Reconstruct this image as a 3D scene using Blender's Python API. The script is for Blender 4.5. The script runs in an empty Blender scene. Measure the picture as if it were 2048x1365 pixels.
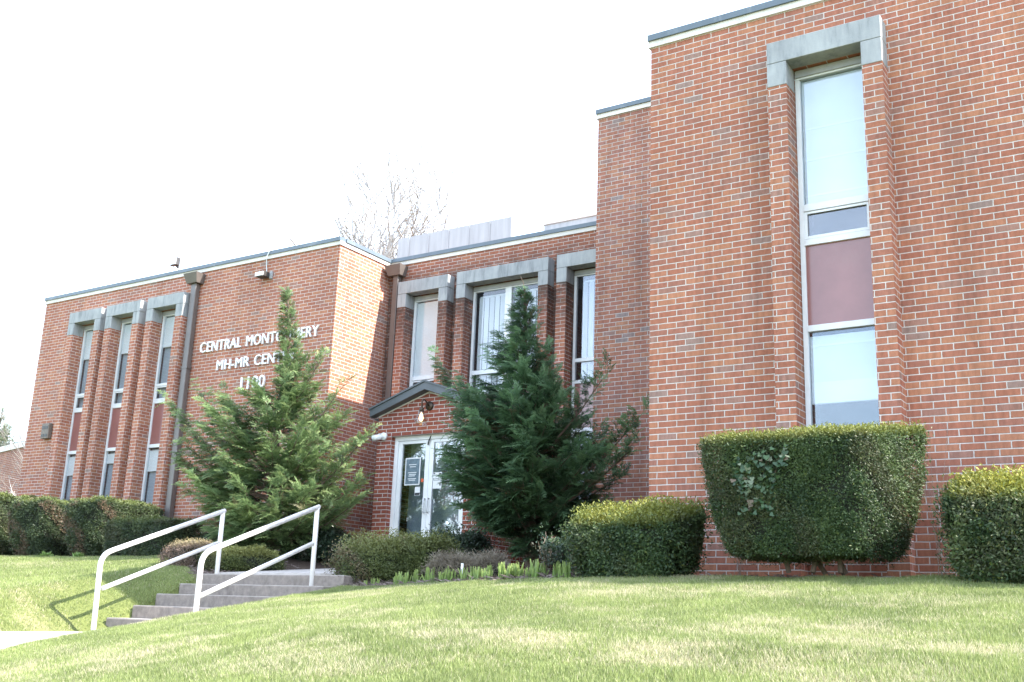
import bpy, math, random
import numpy as np
from mathutils import Vector, Matrix
random.seed(7); RNG = np.random.default_rng(11)
SC = bpy.context.scene; COL = SC.collection

# ------------------------------------------------------------------ camera
cam_data = bpy.data.cameras.new("camera"); cam = bpy.data.objects.new("camera", cam_data); COL.objects.link(cam)
cam_data.sensor_width = 36.0; cam_data.lens = 37.83; cam_data.clip_start = 0.05; cam_data.clip_end = 3000
CAM = Vector((4.9159, -10.2, -0.507))
RV, UV, FV = Vector((0.84084, 0.53999, 0.03728)), Vector((0.10666, -0.23282, 0.96665)), Vector((-0.53066, 0.80883, 0.25337))
m = Matrix((RV, UV, -FV)).transposed().to_4x4(); m.translation = CAM
cam.matrix_world = m; SC.camera = cam

# ------------------------------------------------------------------ light
SUN = Vector((1.0, 0.105, 0.775)).normalized()
SUN_EL = math.asin(SUN.z); SUN_AZ = math.atan2(SUN.x, SUN.y)      # clockwise from +Y
SC.view_settings.view_transform = 'Standard'; SC.view_settings.look = 'None'
SC.view_settings.exposure = 2.45; SC.view_settings.gamma = 1.0
world = bpy.data.worlds.new("World"); SC.world = world; world.use_nodes = True
wt = world.node_tree; wt.nodes.clear()
wo = wt.nodes.new('ShaderNodeOutputWorld'); wb = wt.nodes.new('ShaderNodeBackground')
sky = wt.nodes.new('ShaderNodeTexSky'); sky.sky_type = 'NISHITA'; sky.sun_disc = False
sky.sun_elevation = SUN_EL; sky.sun_rotation = SUN_AZ; sky.air_density = 1.0; sky.dust_density = .7; sky.ozone_density = 1.0
wc = wt.nodes.new('ShaderNodeTexCoord'); wmap = wt.nodes.new('ShaderNodeMapping'); wmap.inputs['Scale'].default_value = (1.0, 1.0, 2.2)
wn = wt.nodes.new('ShaderNodeTexNoise'); wn.inputs['Scale'].default_value = 1.9; wn.inputs['Detail'].default_value = 6; wn.inputs['Roughness'].default_value = .6
wr = wt.nodes.new('ShaderNodeValToRGB'); wr.color_ramp.elements[0].position = .36; wr.color_ramp.elements[1].position = .68
wr.color_ramp.elements[0].color = (.13, .13, .13, 1); wr.color_ramp.elements[1].color = (.56, .56, .56, 1)
wm = wt.nodes.new('ShaderNodeMixRGB'); wm.inputs['Color2'].default_value = (7.2, 7.9, 8.9, 1)    # thin high cloud, sky radiance units
wt.links.new(wc.outputs['Generated'], wmap.inputs['Vector']); wt.links.new(wmap.outputs[0], wn.inputs['Vector'])
wt.links.new(wn.outputs['Fac'], wr.inputs[0]); wt.links.new(wr.outputs[0], wm.inputs['Fac'])
wt.links.new(sky.outputs[0], wm.inputs['Color1']); wt.links.new(wm.outputs[0], wb.inputs['Color'])
wb.inputs['Strength'].default_value = 0.125; wt.links.new(wb.outputs[0], wo.inputs[0])
sun_data = bpy.data.lights.new("sun", 'SUN'); sun_data.energy = 2.8; sun_data.angle = math.radians(0.5); sun_data.color = (1.0, .94, .85)
sun = bpy.data.objects.new("sun", sun_data); COL.objects.link(sun)
sun.rotation_euler = SUN.to_track_quat('Z', 'Y').to_euler()
SC.cycles.max_bounces = 8; SC.cycles.transparent_max_bounces = 16; SC.cycles.caustics_reflective = False; SC.cycles.caustics_refractive = False
SC.cycles.sample_clamp_indirect = 6
SC.cycles.use_denoising = True; SC.cycles.denoiser = 'OPENIMAGEDENOISE'; SC.cycles.denoising_input_passes = 'RGB_ALBEDO_NORMAL'; SC.cycles.denoising_prefilter = 'ACCURATE'; SC.cycles.use_adaptive_sampling = False

# ------------------------------------------------------------------ materials
def newmat(name):
    mt = bpy.data.materials.new(name); mt.use_nodes = True
    nt = mt.node_tree; nt.nodes.clear()
    out = nt.nodes.new('ShaderNodeOutputMaterial'); p = nt.nodes.new('ShaderNodeBsdfPrincipled')
    nt.links.new(p.outputs[0], out.inputs[0]); return mt, nt, p, out
def N(nt, t, **kw):
    n = nt.nodes.new(t)
    for k, v in kw.items(): setattr(n, k, v)
    return n
def math_(nt, op, a, b=None, c=None):
    n = nt.nodes.new('ShaderNodeMath'); n.operation = op
    for i, v in enumerate((a, b, c)):
        if v is None: continue
        if isinstance(v, (int, float)): n.inputs[i].default_value = v
        else: nt.links.new(v, n.inputs[i])
    return n.outputs[0]
def ramp(nt, fac, stops):
    r = nt.nodes.new('ShaderNodeValToRGB'); e = r.color_ramp.elements
    while len(e) < len(stops): e.new(.5)
    for el, (p, c) in zip(e, stops): el.position = p; el.color = (*c, 1)
    nt.links.new(fac, r.inputs[0]); return r.outputs[0]
def noise(nt, vec, scale, detail=3, rough=.5):
    n = nt.nodes.new('ShaderNodeTexNoise'); n.inputs['Scale'].default_value = scale
    n.inputs['Detail'].default_value = detail; n.inputs['Roughness'].default_value = rough
    if vec is not None: nt.links.new(vec, n.inputs['Vector'])
    return n.outputs['Fac']
def mixc(nt, fac, a, b, mode='MIX'):
    n = nt.nodes.new('ShaderNodeMixRGB'); n.blend_type = mode
    for i, v in enumerate((fac, a, b)):
        if isinstance(v, (int, float)): n.inputs[i].default_value = v
        elif isinstance(v, tuple): n.inputs[i].default_value = (*v, 1)
        else: nt.links.new(v, n.inputs[i])
    return n.outputs[0]
def stretched(nt, scale):
    g = nt.nodes.new('ShaderNodeNewGeometry'); mp = nt.nodes.new('ShaderNodeMapping'); mp.inputs['Scale'].default_value = scale
    nt.links.new(g.outputs['Position'], mp.inputs['Vector']); return mp.outputs[0]
def plain(name, col, rough=.5, var=.12, scale=9, metal=0.0, spec=.5, bump=0.0, stretch=(1, 1, 1)):
    mt, nt, p, out = newmat(name)
    v = stretched(nt, stretch); f = noise(nt, v, scale, 5, .6)
    a = tuple(max(0, c * (1 - var)) for c in col); b = tuple(min(1, c * (1 + var)) for c in col)
    nt.links.new(ramp(nt, f, [(.3, a), (.7, b)]), p.inputs['Base Color'])
    p.inputs['Roughness'].default_value = rough; p.inputs['Metallic'].default_value = metal; p.inputs['Specular IOR Level'].default_value = spec
    if bump:
        bn = nt.nodes.new('ShaderNodeBump'); bn.inputs['Strength'].default_value = bump; bn.inputs['Distance'].default_value = .01
        nt.links.new(noise(nt, v, scale * 6, 4), bn.inputs['Height']); nt.links.new(bn.outputs[0], p.inputs['Normal'])
    return mt
BH, BL = .0667, .2127
def brick(name, stops, mortar=(.62, .565, .525), joint=.0048, soot=None, tone=1.0):
    mt, nt, p, out = newmat(name)
    geo = nt.nodes.new('ShaderNodeNewGeometry')
    sp = nt.nodes.new('ShaderNodeSeparateXYZ'); nt.links.new(geo.outputs['Position'], sp.inputs[0])
    sn = nt.nodes.new('ShaderNodeSeparateXYZ'); nt.links.new(geo.outputs['True Normal'], sn.inputs[0])
    isx = math_(nt, 'GREATER_THAN', math_(nt, 'ABSOLUTE', sn.outputs[0]), .5)
    wob = math_(nt, 'MULTIPLY', math_(nt, 'SUBTRACT', noise(nt, geo.outputs['Position'], 14, 2), .5), .010)
    u0 = math_(nt, 'ADD', math_(nt, 'MULTIPLY', sp.outputs[0], math_(nt, 'SUBTRACT', 1, isx)), math_(nt, 'MULTIPLY', sp.outputs[1], isx))
    v = math_(nt, 'DIVIDE', math_(nt, 'ADD', sp.outputs[2], math_(nt, 'MULTIPLY', wob, .45)), BH)
    row = math_(nt, 'FLOOR', v); fv = math_(nt, 'FRACT', v)
    odd = math_(nt, 'FRACT', math_(nt, 'MULTIPLY', row, .5))
    rj = nt.nodes.new('ShaderNodeTexWhiteNoise'); rj.noise_dimensions = '1D'; nt.links.new(row, rj.inputs['W'])
    u = math_(nt, 'ADD', math_(nt, 'ADD', math_(nt, 'DIVIDE', math_(nt, 'ADD', u0, wob), BL), odd), math_(nt, 'MULTIPLY', rj.outputs['Value'], .07))
    colm = math_(nt, 'FLOOR', u); fu = math_(nt, 'FRACT', u)
    du = math_(nt, 'MULTIPLY', math_(nt, 'MINIMUM', fu, math_(nt, 'SUBTRACT', 1, fu)), BL)
    dv = math_(nt, 'MULTIPLY', math_(nt, 'MINIMUM', fv, math_(nt, 'SUBTRACT', 1, fv)), BH)
    d = math_(nt, 'MINIMUM', du, dv)
    mr = nt.nodes.new('ShaderNodeMapRange'); mr.interpolation_type = 'SMOOTHSTEP'
    mr.inputs['From Min'].default_value = joint - .0018; mr.inputs['From Max'].default_value = joint + .0018
    nt.links.new(d, mr.inputs['Value']); mask = mr.outputs[0]
    cb = nt.nodes.new('ShaderNodeCombineXYZ'); nt.links.new(colm, cb.inputs[0]); nt.links.new(row, cb.inputs[1]); nt.links.new(isx, cb.inputs[2])
    wnz = nt.nodes.new('ShaderNodeTexWhiteNoise'); wnz.noise_dimensions = '3D'; nt.links.new(cb.outputs[0], wnz.inputs['Vector'])
    base = ramp(nt, wnz.outputs['Value'], stops)
    streak = noise(nt, stretched(nt, (26, 26, 7)), 1.0, 4, .65)
    base = mixc(nt, 1.0, base, ramp(nt, streak, [(.25, (.72, .70, .68)), (.75, (1.22, 1.2, 1.18))]), 'MULTIPLY')
    grain = noise(nt, geo.outputs['Position'], 160, 2)
    base = mixc(nt, 1.0, base, ramp(nt, grain, [(.3, (.86, .86, .86)), (.7, (1.12, 1.12, 1.12))]), 'MULTIPLY')
    mcol = ramp(nt, noise(nt, geo.outputs['Position'], 6, 5, .7), [(.3, tuple(c * .74 for c in mortar)), (.7, mortar)])
    c = mixc(nt, mask, mcol, base)
    big = noise(nt, stretched(nt, (.8, .8, .35)), 1.0, 4, .6)
    c = mixc(nt, 1.0, c, ramp(nt, big, [(.3, (.84 * tone, .83 * tone, .83 * tone)), (.7, (1.1 * tone, 1.1 * tone, 1.1 * tone))]), 'MULTIPLY')
    run = noise(nt, stretched(nt, (2.6, 2.6, .16)), 1.0, 4, .6)
    c = mixc(nt, 1.0, c, ramp(nt, run, [(.50, (1, 1, 1)), (.72, (.80, .79, .78))]), 'MULTIPLY')
    if soot:
        z0, z1 = soot                                                # run-off stains below the stone heads (dirt with a shape of its own)
        sr = nt.nodes.new('ShaderNodeMapRange'); sr.inputs['From Min'].default_value = z0; sr.inputs['From Max'].default_value = z1
        nt.links.new(sp.outputs[2], sr.inputs['Value'])
        blot = noise(nt, stretched(nt, (5, 5, 9)), 1.0, 4, .7)
        s = math_(nt, 'MULTIPLY', math_(nt, 'POWER', sr.outputs[0], 1.1), ramp(nt, blot, [(.30, (0, 0, 0)), (.50, (1, 1, 1))]))
        per = nt.nodes.new('ShaderNodeTexWhiteNoise'); per.noise_dimensions = '3D'; nt.links.new(cb.outputs[0], per.inputs['Vector'])
        s = math_(nt, 'MULTIPLY', s, .82)
        c = mixc(nt, s, c, (.045, .036, .032))
    nt.links.new(c, p.inputs['Base Color']); p.inputs['Roughness'].default_value = .85; p.inputs['Specular IOR Level'].default_value = .25
    hgt = math_(nt, 'ADD', mask, math_(nt, 'MULTIPLY', grain, .25))
    bn = nt.nodes.new('ShaderNodeBump'); bn.inputs['Strength'].default_value = .7; bn.inputs['Distance'].default_value = .006
    nt.links.new(hgt, bn.inputs['Height']); nt.links.new(bn.outputs[0], p.inputs['Normal'])
    return mt
BR = [(0, (0.358, 0.145, 0.089)), (0.22, (0.316, 0.123, 0.081)), (0.45, (0.396, 0.179, 0.106)), (0.7, (0.342, 0.138, 0.092)), (0.9, (0.305, 0.134, 0.097)), (0.965, (0.31, 0.172, 0.135)), (1, (0.265, 0.19, 0.168))]
M = {}
M['brick'] = brick('red_brick', BR)
M['brick_tower'] = brick('tower_brick', [(p_, (c[0] * .9, c[1] * 1.0, c[2] * 1.1)) for p_, c in BR], mortar=(.52, .48, .45))
_bs = [(p_, (c[0] * .95, c[1] * .9, c[2] * .9)) for p_, c in BR]
M['brick_soot'] = brick('sooty_brick', _bs, soot=(6.22, 5.80))
M['brick_pier'] = brick('stained_pier_brick', _bs, soot=(3.9, 5.25))
M['brick_porch'] = brick('porch_brick', [(0, (.27, .084, .056)), (.5, (.235, .070, .050)), (1, (.305, .10, .064))], mortar=(.62, .58, .56), joint=.0054)
def stone_mat():
    mt, nt, p, out = newmat('cast_stone')
    f = noise(nt, stretched(nt, (9, 9, 1.6)), 1.0, 6, .68); g = noise(nt, stretched(nt, (2, 2, 2)), 1.0, 5, .6)
    c = ramp(nt, f, [(.28, (.15, .165, .175)), (.48, (.29, .305, .315)), (.72, (.36, .37, .375))])
    c = mixc(nt, 1.0, c, ramp(nt, g, [(.3, (.8, .8, .81)), (.65, (1.08, 1.08, 1.07))]), 'MULTIPLY')
    nt.links.new(c, p.inputs['Base Color']); p.inputs['Roughness'].default_value = .8
    bn = nt.nodes.new('ShaderNodeBump'); bn.inputs['Strength'].default_value = .35; bn.inputs['Distance'].default_value = .004
    nt.links.new(noise(nt, stretched(nt, (1, 1, 1)), 90, 4), bn.inputs['Height']); nt.links.new(bn.outputs[0], p.inputs['Normal'])
    return mt
M['stone'] = stone_mat()
M['fascia'] = plain('white_fascia', (.60, .575, .54), .6, .1, 3, stretch=(1, 1, 4))
M['cap'] = plain('slate_blue_coping', (.105, .135, .165), .42, .14, 2.5)
M['alu'] = plain('window_aluminium', (.66, .68, .70), .42, .06, 8)
M['alu_dark'] = plain('dull_aluminium', (.30, .31, .32), .5, .12, 8)
M['white'] = plain('white_paint', (.78, .79, .80), .45, .05, 6)
M['blind'] = plain('roller_blind', (.78, .79, .80), .8, .04, 2.5)
M['vblind'] = plain('vertical_blind', (.56, .58, .61), .8, .05, 3)
M['pane_tone'] = plain('glass_tone_grey', (.34, .385, .43), .9, .06, 3)  # grey-blue sheen of the wing panes, put into a sheet's colour
M['blind_seam'] = plain('blind_seam', (.86, .87, .88), .8, .02, 3)
M['spandrel'] = plain('maroon_spandrel', (.25, .108, .100), .15, .12, 2.0, spec=.9)
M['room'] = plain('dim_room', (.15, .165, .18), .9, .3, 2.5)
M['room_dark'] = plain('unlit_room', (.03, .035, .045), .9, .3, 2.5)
M['door_backing'] = plain('pale_door_backing', (.62, .68, .74), .9, .2, 2)  # kept pale so the added backing brightens the doors
M['down'] = plain('brown_downspout', (.105, .09, .083), .38, .15, 4, spec=.6)
M['roofmetal'] = plain('charcoal_roof_metal', (.075, .085, .095), .45, .14, 5)
M['concrete'] = plain('concrete', (.215, .182, .160), .88, .22, 14, bump=.35)  # the risers' shade is worked into this darker colour
M['tread'] = plain('sunlit_concrete', (.44, .40, .37), .88, .16, 9, bump=.3)  # paler copy of the step concrete, sunlight on the treads put into its colour
M['rail'] = plain('white_rail_paint', (.72, .70, .68), .38, .08, 12, spec=.6)
M['sheet'] = plain('white_roof_screen', (.345, .365, .385), .5, .14, 1.6, stretch=(4, 4, .5))
M['darkmetal'] = plain('dark_metal', (.035, .033, .033), .45, .2, 10)
M['bronze'] = plain('bronze_lamp', (.075, .055, .04), .38, .2, 18, metal=.6)
M['vent'] = plain('weathered_vent', (.17, .145, .125), .7, .25, 20)
M['cable'] = plain('pale_cable', (.50, .58, .60), .6, .1, 6)
M['bark'] = plain('grey_bark', (.24, .215, .195), .9, .3, 12, bump=.5, stretch=(1, 1, .3))
M['bark_pale'] = plain('pale_bark', (.36, .34, .33), .9, .2, 12)
M['bark_dark'] = plain('brown_bark', (.105, .075, .055), .9, .3, 14, bump=.5)
M['twig'] = plain('dry_twig', (.26, .205, .165), .9, .3, 14)
def worn(mt, col, scale, lo, hi):
    nt = mt.node_tree; p = next(n for n in nt.nodes if n.type == 'BSDF_PRINCIPLED'); src = p.inputs['Base Color'].links[0].from_socket
    f = ramp(nt, noise(nt, stretched(nt, (1, 1, .6)), scale, 6, .75), [(lo, (0, 0, 0)), (hi, (1, 1, 1))])
    nt.links.new(mixc(nt, f, src, col), p.inputs['Base Color'])
worn(M['rail'], (.30, .20, .14), 9, .64, .72); worn(M['concrete'], (.12, .10, .088), 3, .52, .70); worn(M['tread'], (.24, .205, .175), 4, .55, .70)
worn(M['cap'], (.19, .215, .235), 2.2, .56, .70); worn(M['fascia'], (.42, .40, .37), 2.5, .55, .72); worn(M['spandrel'], (.26, .13, .115), 1.3, .50, .75)
M['letter'] = plain('white_letters', (.80, .81, .82), .4, .04, 9)
M['paper'] = plain('paper', (.72, .73, .74), .7, .04, 9)
M['ink'] = plain('ink', (.05, .055, .065), .6, .2, 30)
M['teal'] = plain('grey_teal_print', (.13, .18, .215), .6, .35, 16)
M['orange'] = plain('orange_sticker', (.62, .12, .05), .5, .1, 9)
M['soil'] = plain('mulch_soil', (.085, .062, .05), .95, .4, 18, bump=.6)
M['mulch'] = plain('mulch_litter', (.19, .15, .135), .95, .4, 40)
def glass_mat(name, tint=(.93, .95, .96), k=1.5):
    mt, nt, p, out = newmat(name); nt.nodes.remove(p)
    tr = nt.nodes.new('ShaderNodeBsdfTransparent'); tr.inputs[0].default_value = (*tint, 1)
    gl = nt.nodes.new('ShaderNodeBsdfGlossy'); gl.inputs['Roughness'].default_value = 0.01; gl.inputs['Color'].default_value = (.95, .97, 1, 1)
    fr = nt.nodes.new('ShaderNodeLayerWeight'); fr.inputs['Blend'].default_value = .5
    sch = math_(nt, 'ADD', .042, math_(nt, 'MULTIPLY', math_(nt, 'POWER', fr.outputs['Facing'], 5), .958))
    wv = nt.nodes.new('ShaderNodeBump'); wv.inputs['Strength'].default_value = .05; wv.inputs['Distance'].default_value = .02
    nt.links.new(noise(nt, stretched(nt, (1, 1, 1)), 1.6, 1), wv.inputs['Height']); nt.links.new(wv.outputs[0], gl.inputs['Normal'])
    f = math_(nt, 'MINIMUM', math_(nt, 'MULTIPLY', sch, k), 1.0)
    mx = nt.nodes.new('ShaderNodeMixShader'); nt.links.new(f, mx.inputs[0]); nt.links.new(tr.outputs[0], mx.inputs[1]); nt.links.new(gl.outputs[0], mx.inputs[2])
    nt.links.new(mx.outputs[0], out.inputs[0]); return mt
M['glass'] = glass_mat('window_glass', k=1.5)
M['glass_blue'] = glass_mat('clear_window_glass', (.90, .94, .97), 2.5)
M['glass_door'] = glass_mat('door_glass', (.80, .84, .86), 4.6)
M['glass_lamp'] = glass_mat('seeded_lamp_glass', (.88, .88, .86), 1.6)
def emit_mat(name, col, s):
    mt, nt, p, out = newmat(name); p.inputs['Base Color'].default_value = (*col, 1)
    p.inputs['Emission Color'].default_value = (*col, 1); p.inputs['Emission Strength'].default_value = s; return mt
M['bulb'] = emit_mat('warm_filament', (1.0, .66, .28), 1.1)
def leaf_mat(name, dark, mid, tip, trans=.25, rough=.5, brown=(.16, .11, .075)):
    mt, nt, p, out = newmat(name)
    at = nt.nodes.new('ShaderNodeAttribute'); at.attribute_name = 'Col'
    s = nt.nodes.new('ShaderNodeSeparateColor'); nt.links.new(at.outputs['Color'], s.inputs[0])
    c = ramp(nt, s.outputs[1], [(0, dark), (1, mid)])
    c = mixc(nt, s.outputs[0], c, tip); c = mixc(nt, s.outputs[2], c, brown)
    nt.links.new(c, p.inputs['Base Color']); p.inputs['Roughness'].default_value = rough; p.inputs['Specular IOR Level'].default_value = .35
    tl = nt.nodes.new('ShaderNodeBsdfTranslucent'); nt.links.new(c, tl.inputs[0])
    mx = nt.nodes.new('ShaderNodeMixShader'); mx.inputs[0].default_value = trans
    nt.links.new(p.outputs[0], mx.inputs[1]); nt.links.new(tl.outputs[0], mx.inputs[2]); nt.links.new(mx.outputs[0], out.inputs[0]); return mt
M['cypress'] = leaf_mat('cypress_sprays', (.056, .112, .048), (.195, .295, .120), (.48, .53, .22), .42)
M['cypress_shaded'] = leaf_mat('shaded_cypress_sprays', (.028, .068, .038), (.125, .235, .112), (.30, .42, .17), .38)  # cypress again, darker and bluer: the block's shade put into the colour
M['yew'] = leaf_mat('yew_needles', (.030, .058, .024), (.095, .145, .050), (.34, .33, .055), .3)
M['yew_dull'] = leaf_mat('old_yew_needles', (.030, .050, .025), (.088, .118, .050), (.22, .26, .065), .25)
M['box'] = leaf_mat('bush_leaves', (.060, .080, .026), (.130, .160, .050), (.27, .27, .08), .2, brown=(.22, .13, .10))
M['holly'] = leaf_mat('dark_leaves', (.020, .038, .024), (.05, .085, .045), (.10, .15, .07), .15, rough=.35)
M['ivy'] = leaf_mat('ivy_leaves', (.020, .050, .022), (.055, .105, .045), (.24, .28, .19), .15, rough=.33)
M['grass'] = leaf_mat('grass_blades', (.130, .180, .052), (.285, .345, .115), (.52, .47, .33), .40, rough=.6)
M['daffodil'] = leaf_mat('daffodil_leaves', (.11, .20, .05), (.22, .34, .09), (.38, .44, .16), .38)
M['dryleaf'] = leaf_mat('dry_leaves', (.16, .115, .095), (.27, .20, .15), (.30, .28, .10), .2)
M['heather'] = leaf_mat('dry_heather', (.16, .135, .10), (.27, .235, .18), (.34, .31, .24), .3)
M['pine'] = leaf_mat('pine_needles', (.09, .12, .075), (.17, .20, .12), (.26, .27, .16), .3)
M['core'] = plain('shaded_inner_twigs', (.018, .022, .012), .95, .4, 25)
def ground_mat():
    mt, nt, p, out = newmat('lawn_ground')
    at = nt.nodes.new('ShaderNodeAttribute'); at.attribute_name = 'Col'
    s = nt.nodes.new('ShaderNodeSeparateColor'); nt.links.new(at.outputs['Color'], s.inputs[0])
    pos = stretched(nt, (1, 1, 1))
    gr = ramp(nt, noise(nt, pos, 38, 5, .7), [(.3, (.085, .105, .035)), (.7, (.17, .19, .065))])
    dr = ramp(nt, noise(nt, pos, 45, 5, .7), [(.3, (.24, .20, .115)), (.7, (.42, .355, .23))])
    so = ramp(nt, noise(nt, pos, 30, 6, .7), [(.3, (.055, .04, .032)), (.7, (.15, .115, .095))])
    c = mixc(nt, s.outputs[0], gr, dr); c = mixc(nt, s.outputs[1], c, so)
    nt.links.new(c, p.inputs['Base Color']); p.inputs['Roughness'].default_value = .95; p.inputs['Specular IOR Level'].default_value = .1
    bn = nt.nodes.new('ShaderNodeBump'); bn.inputs['Strength'].default_value = .6; bn.inputs['Distance'].default_value = .02
    nt.links.new(noise(nt, pos, 60, 4), bn.inputs['Height']); nt.links.new(bn.outputs[0], p.inputs['Normal']); return mt
M['ground'] = ground_mat()

# ------------------------------------------------------------------ helpers
def tag(o, label=None, cat=None, group=None, kind=None):
    if label: o['label'] = label
    if cat: o['category'] = cat
    if group: o['group'] = group
    if kind: o['kind'] = kind
    return o
def thing(name, loc, label, cat, group=None):
    o = bpy.data.objects.new(name, None); COL.objects.link(o); o.location = loc; o.empty_display_size = .2
    return tag(o, label, cat, group)
def link(name, me, mat, parent=None):
    o = bpy.data.objects.new(name, me); COL.objects.link(o)
    if mat: me.materials.append(M[mat] if isinstance(mat, str) else mat)
    if parent:
        o.parent = parent
        root = parent
        if parent.parent is None and parent.type == 'EMPTY': o.location = -Vector(parent.location)
    return o
class MB:
    def __init__(s): s.v = []; s.f = []
    def quad(s, a, b, c, d): n = len(s.v); s.v += [a, b, c, d]; s.f.append((n, n + 1, n + 2, n + 3)); return s
    def poly(s, pts): n = len(s.v); s.v += list(pts); s.f.append(tuple(range(n, n + len(pts)))); return s
    def box(s, x0, x1, y0, y1, z0, z1):
        n = len(s.v)
        s.v += [(x0, y0, z0), (x1, y0, z0), (x1, y1, z0), (x0, y1, z0), (x0, y0, z1), (x1, y0, z1), (x1, y1, z1), (x0, y1, z1)]
        s.f += [tuple(n + i for i in q) for q in ((3, 2, 1, 0), (4, 5, 6, 7), (0, 1, 5, 4), (1, 2, 6, 5), (2, 3, 7, 6), (3, 0, 4, 7))]; return s
    def prism(s, poly, y0, y1):                                      # polygon in (x, z), extruded in y
        n = len(s.v); k = len(poly)
        s.v += [(x, y0, z) for x, z in poly] + [(x, y1, z) for x, z in poly]
        s.f.append(tuple(n + i for i in range(k))); s.f.append(tuple(n + k + i for i in reversed(range(k))))
        for i in range(k): j = (i + 1) % k; s.f.append((n + i, n + k + i, n + k + j, n + j))
        return s
    def tube(s, pts, rad, sides=8, cap=True):
        pts = [Vector(p) for p in pts]
        if not isinstance(rad, (list, tuple)): rad = [rad] * len(pts)
        n = len(s.v); ref = None
        for i, p in enumerate(pts):
            t = (pts[min(i + 1, len(pts) - 1)] - pts[max(i - 1, 0)])
            t = t.normalized() if t.length > 1e-9 else Vector((0, 0, 1))
            if ref is None: ref = Vector((1, 0, 0)) if abs(t.x) < .8 else Vector((0, 1, 0))
            a = t.cross(ref).normalized(); b = t.cross(a); ref = b.cross(t) if False else ref
            for k in range(sides):
                th = 2 * math.pi * k / sides; s.v.append(tuple(p + (a * math.cos(th) + b * math.sin(th)) * rad[i]))
        for i in range(len(pts) - 1):
            for k in range(sides):
                k2 = (k + 1) % sides; s.f.append((n + i * sides + k, n + i * sides + k2, n + (i + 1) * sides + k2, n + (i + 1) * sides + k))
        if cap:
            s.f.append(tuple(n + k for k in reversed(range(sides)))); e = n + (len(pts) - 1) * sides; s.f.append(tuple(e + k for k in range(sides)))
        return s
    def lathe(s, c, prof, sides=16):                                 # profile of (r, z) about the vertical through c
        n = len(s.v); k = len(prof)
        for r, z in prof:
            for i in range(sides):
                th = 2 * math.pi * i / sides; s.v.append((c[0] + r * math.cos(th), c[1] + r * math.sin(th), c[2] + z))
        for j in range(k - 1):
            for i in range(sides):
                i2 = (i + 1) % sides; s.f.append((n + j * sides + i, n + j * sides + i2, n + (j + 1) * sides + i2, n + (j + 1) * sides + i))
        return s
    def mesh(s, name, smooth=False):
        me = bpy.data.meshes.new(name); me.from_pydata([tuple(p) for p in s.v], [], s.f); me.update()
        if smooth: me.polygons.foreach_set('use_smooth', [True] * len(me.polygons))
        return me
    def build(s, name, mat, parent=None, smooth=False, bevel=0.0):
        o = link(name, s.mesh(name, smooth), mat, parent)
        if bevel: b = o.modifiers.new('bevel', 'BEVEL'); b.width = bevel; b.segments = 2; b.limit_method = 'ANGLE'
        return o
def fast_mesh(name, V, F, col=None, smooth=False):
    V = np.ascontiguousarray(V, np.float32); F = np.ascontiguousarray(F, np.int32); k = F.shape[1]
    me = bpy.data.meshes.new(name); me.vertices.add(len(V)); me.vertices.foreach_set('co', V.ravel())
    me.loops.add(F.size); me.loops.foreach_set('vertex_index', F.ravel())
    me.polygons.add(len(F)); me.polygons.foreach_set('loop_start', np.arange(0, F.size, k, dtype=np.int32))
    me.update(calc_edges=True)
    if col is not None:
        a = me.attributes.new('Col', 'FLOAT_COLOR', 'POINT'); c = np.ones((len(V), 4), np.float32); c[:, :3] = col; a.data.foreach_set('color', c.ravel())
    if smooth: me.polygons.foreach_set('use_smooth', [True] * len(me.polygons))
    return me
def nrm(a): return a / np.maximum(np.linalg.norm(a, axis=-1, keepdims=True), 1e-9)
_lat = np.random.default_rng(3).random((64, 64))
def vnoise(x, y, s):
    x = np.asarray(x) * s; y = np.asarray(y) * s; xi = np.floor(x).astype(int); yi = np.floor(y).astype(int); fx = x - xi; fy = y - yi
    fx = fx * fx * (3 - 2 * fx); fy = fy * fy * (3 - 2 * fy); g = lambda a, b: _lat[a % 64, b % 64]
    return (g(xi, yi) * (1 - fx) + g(xi + 1, yi) * fx) * (1 - fy) + (g(xi, yi + 1) * (1 - fx) + g(xi + 1, yi + 1) * fx) * fy
def fbm(x, y, s): return .5 * vnoise(x, y, s) + .28 * vnoise(x + 9.1, y + 3.3, s * 2.1) + .22 * vnoise(x + 2.7, y + 7.7, s * 4.3)

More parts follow.
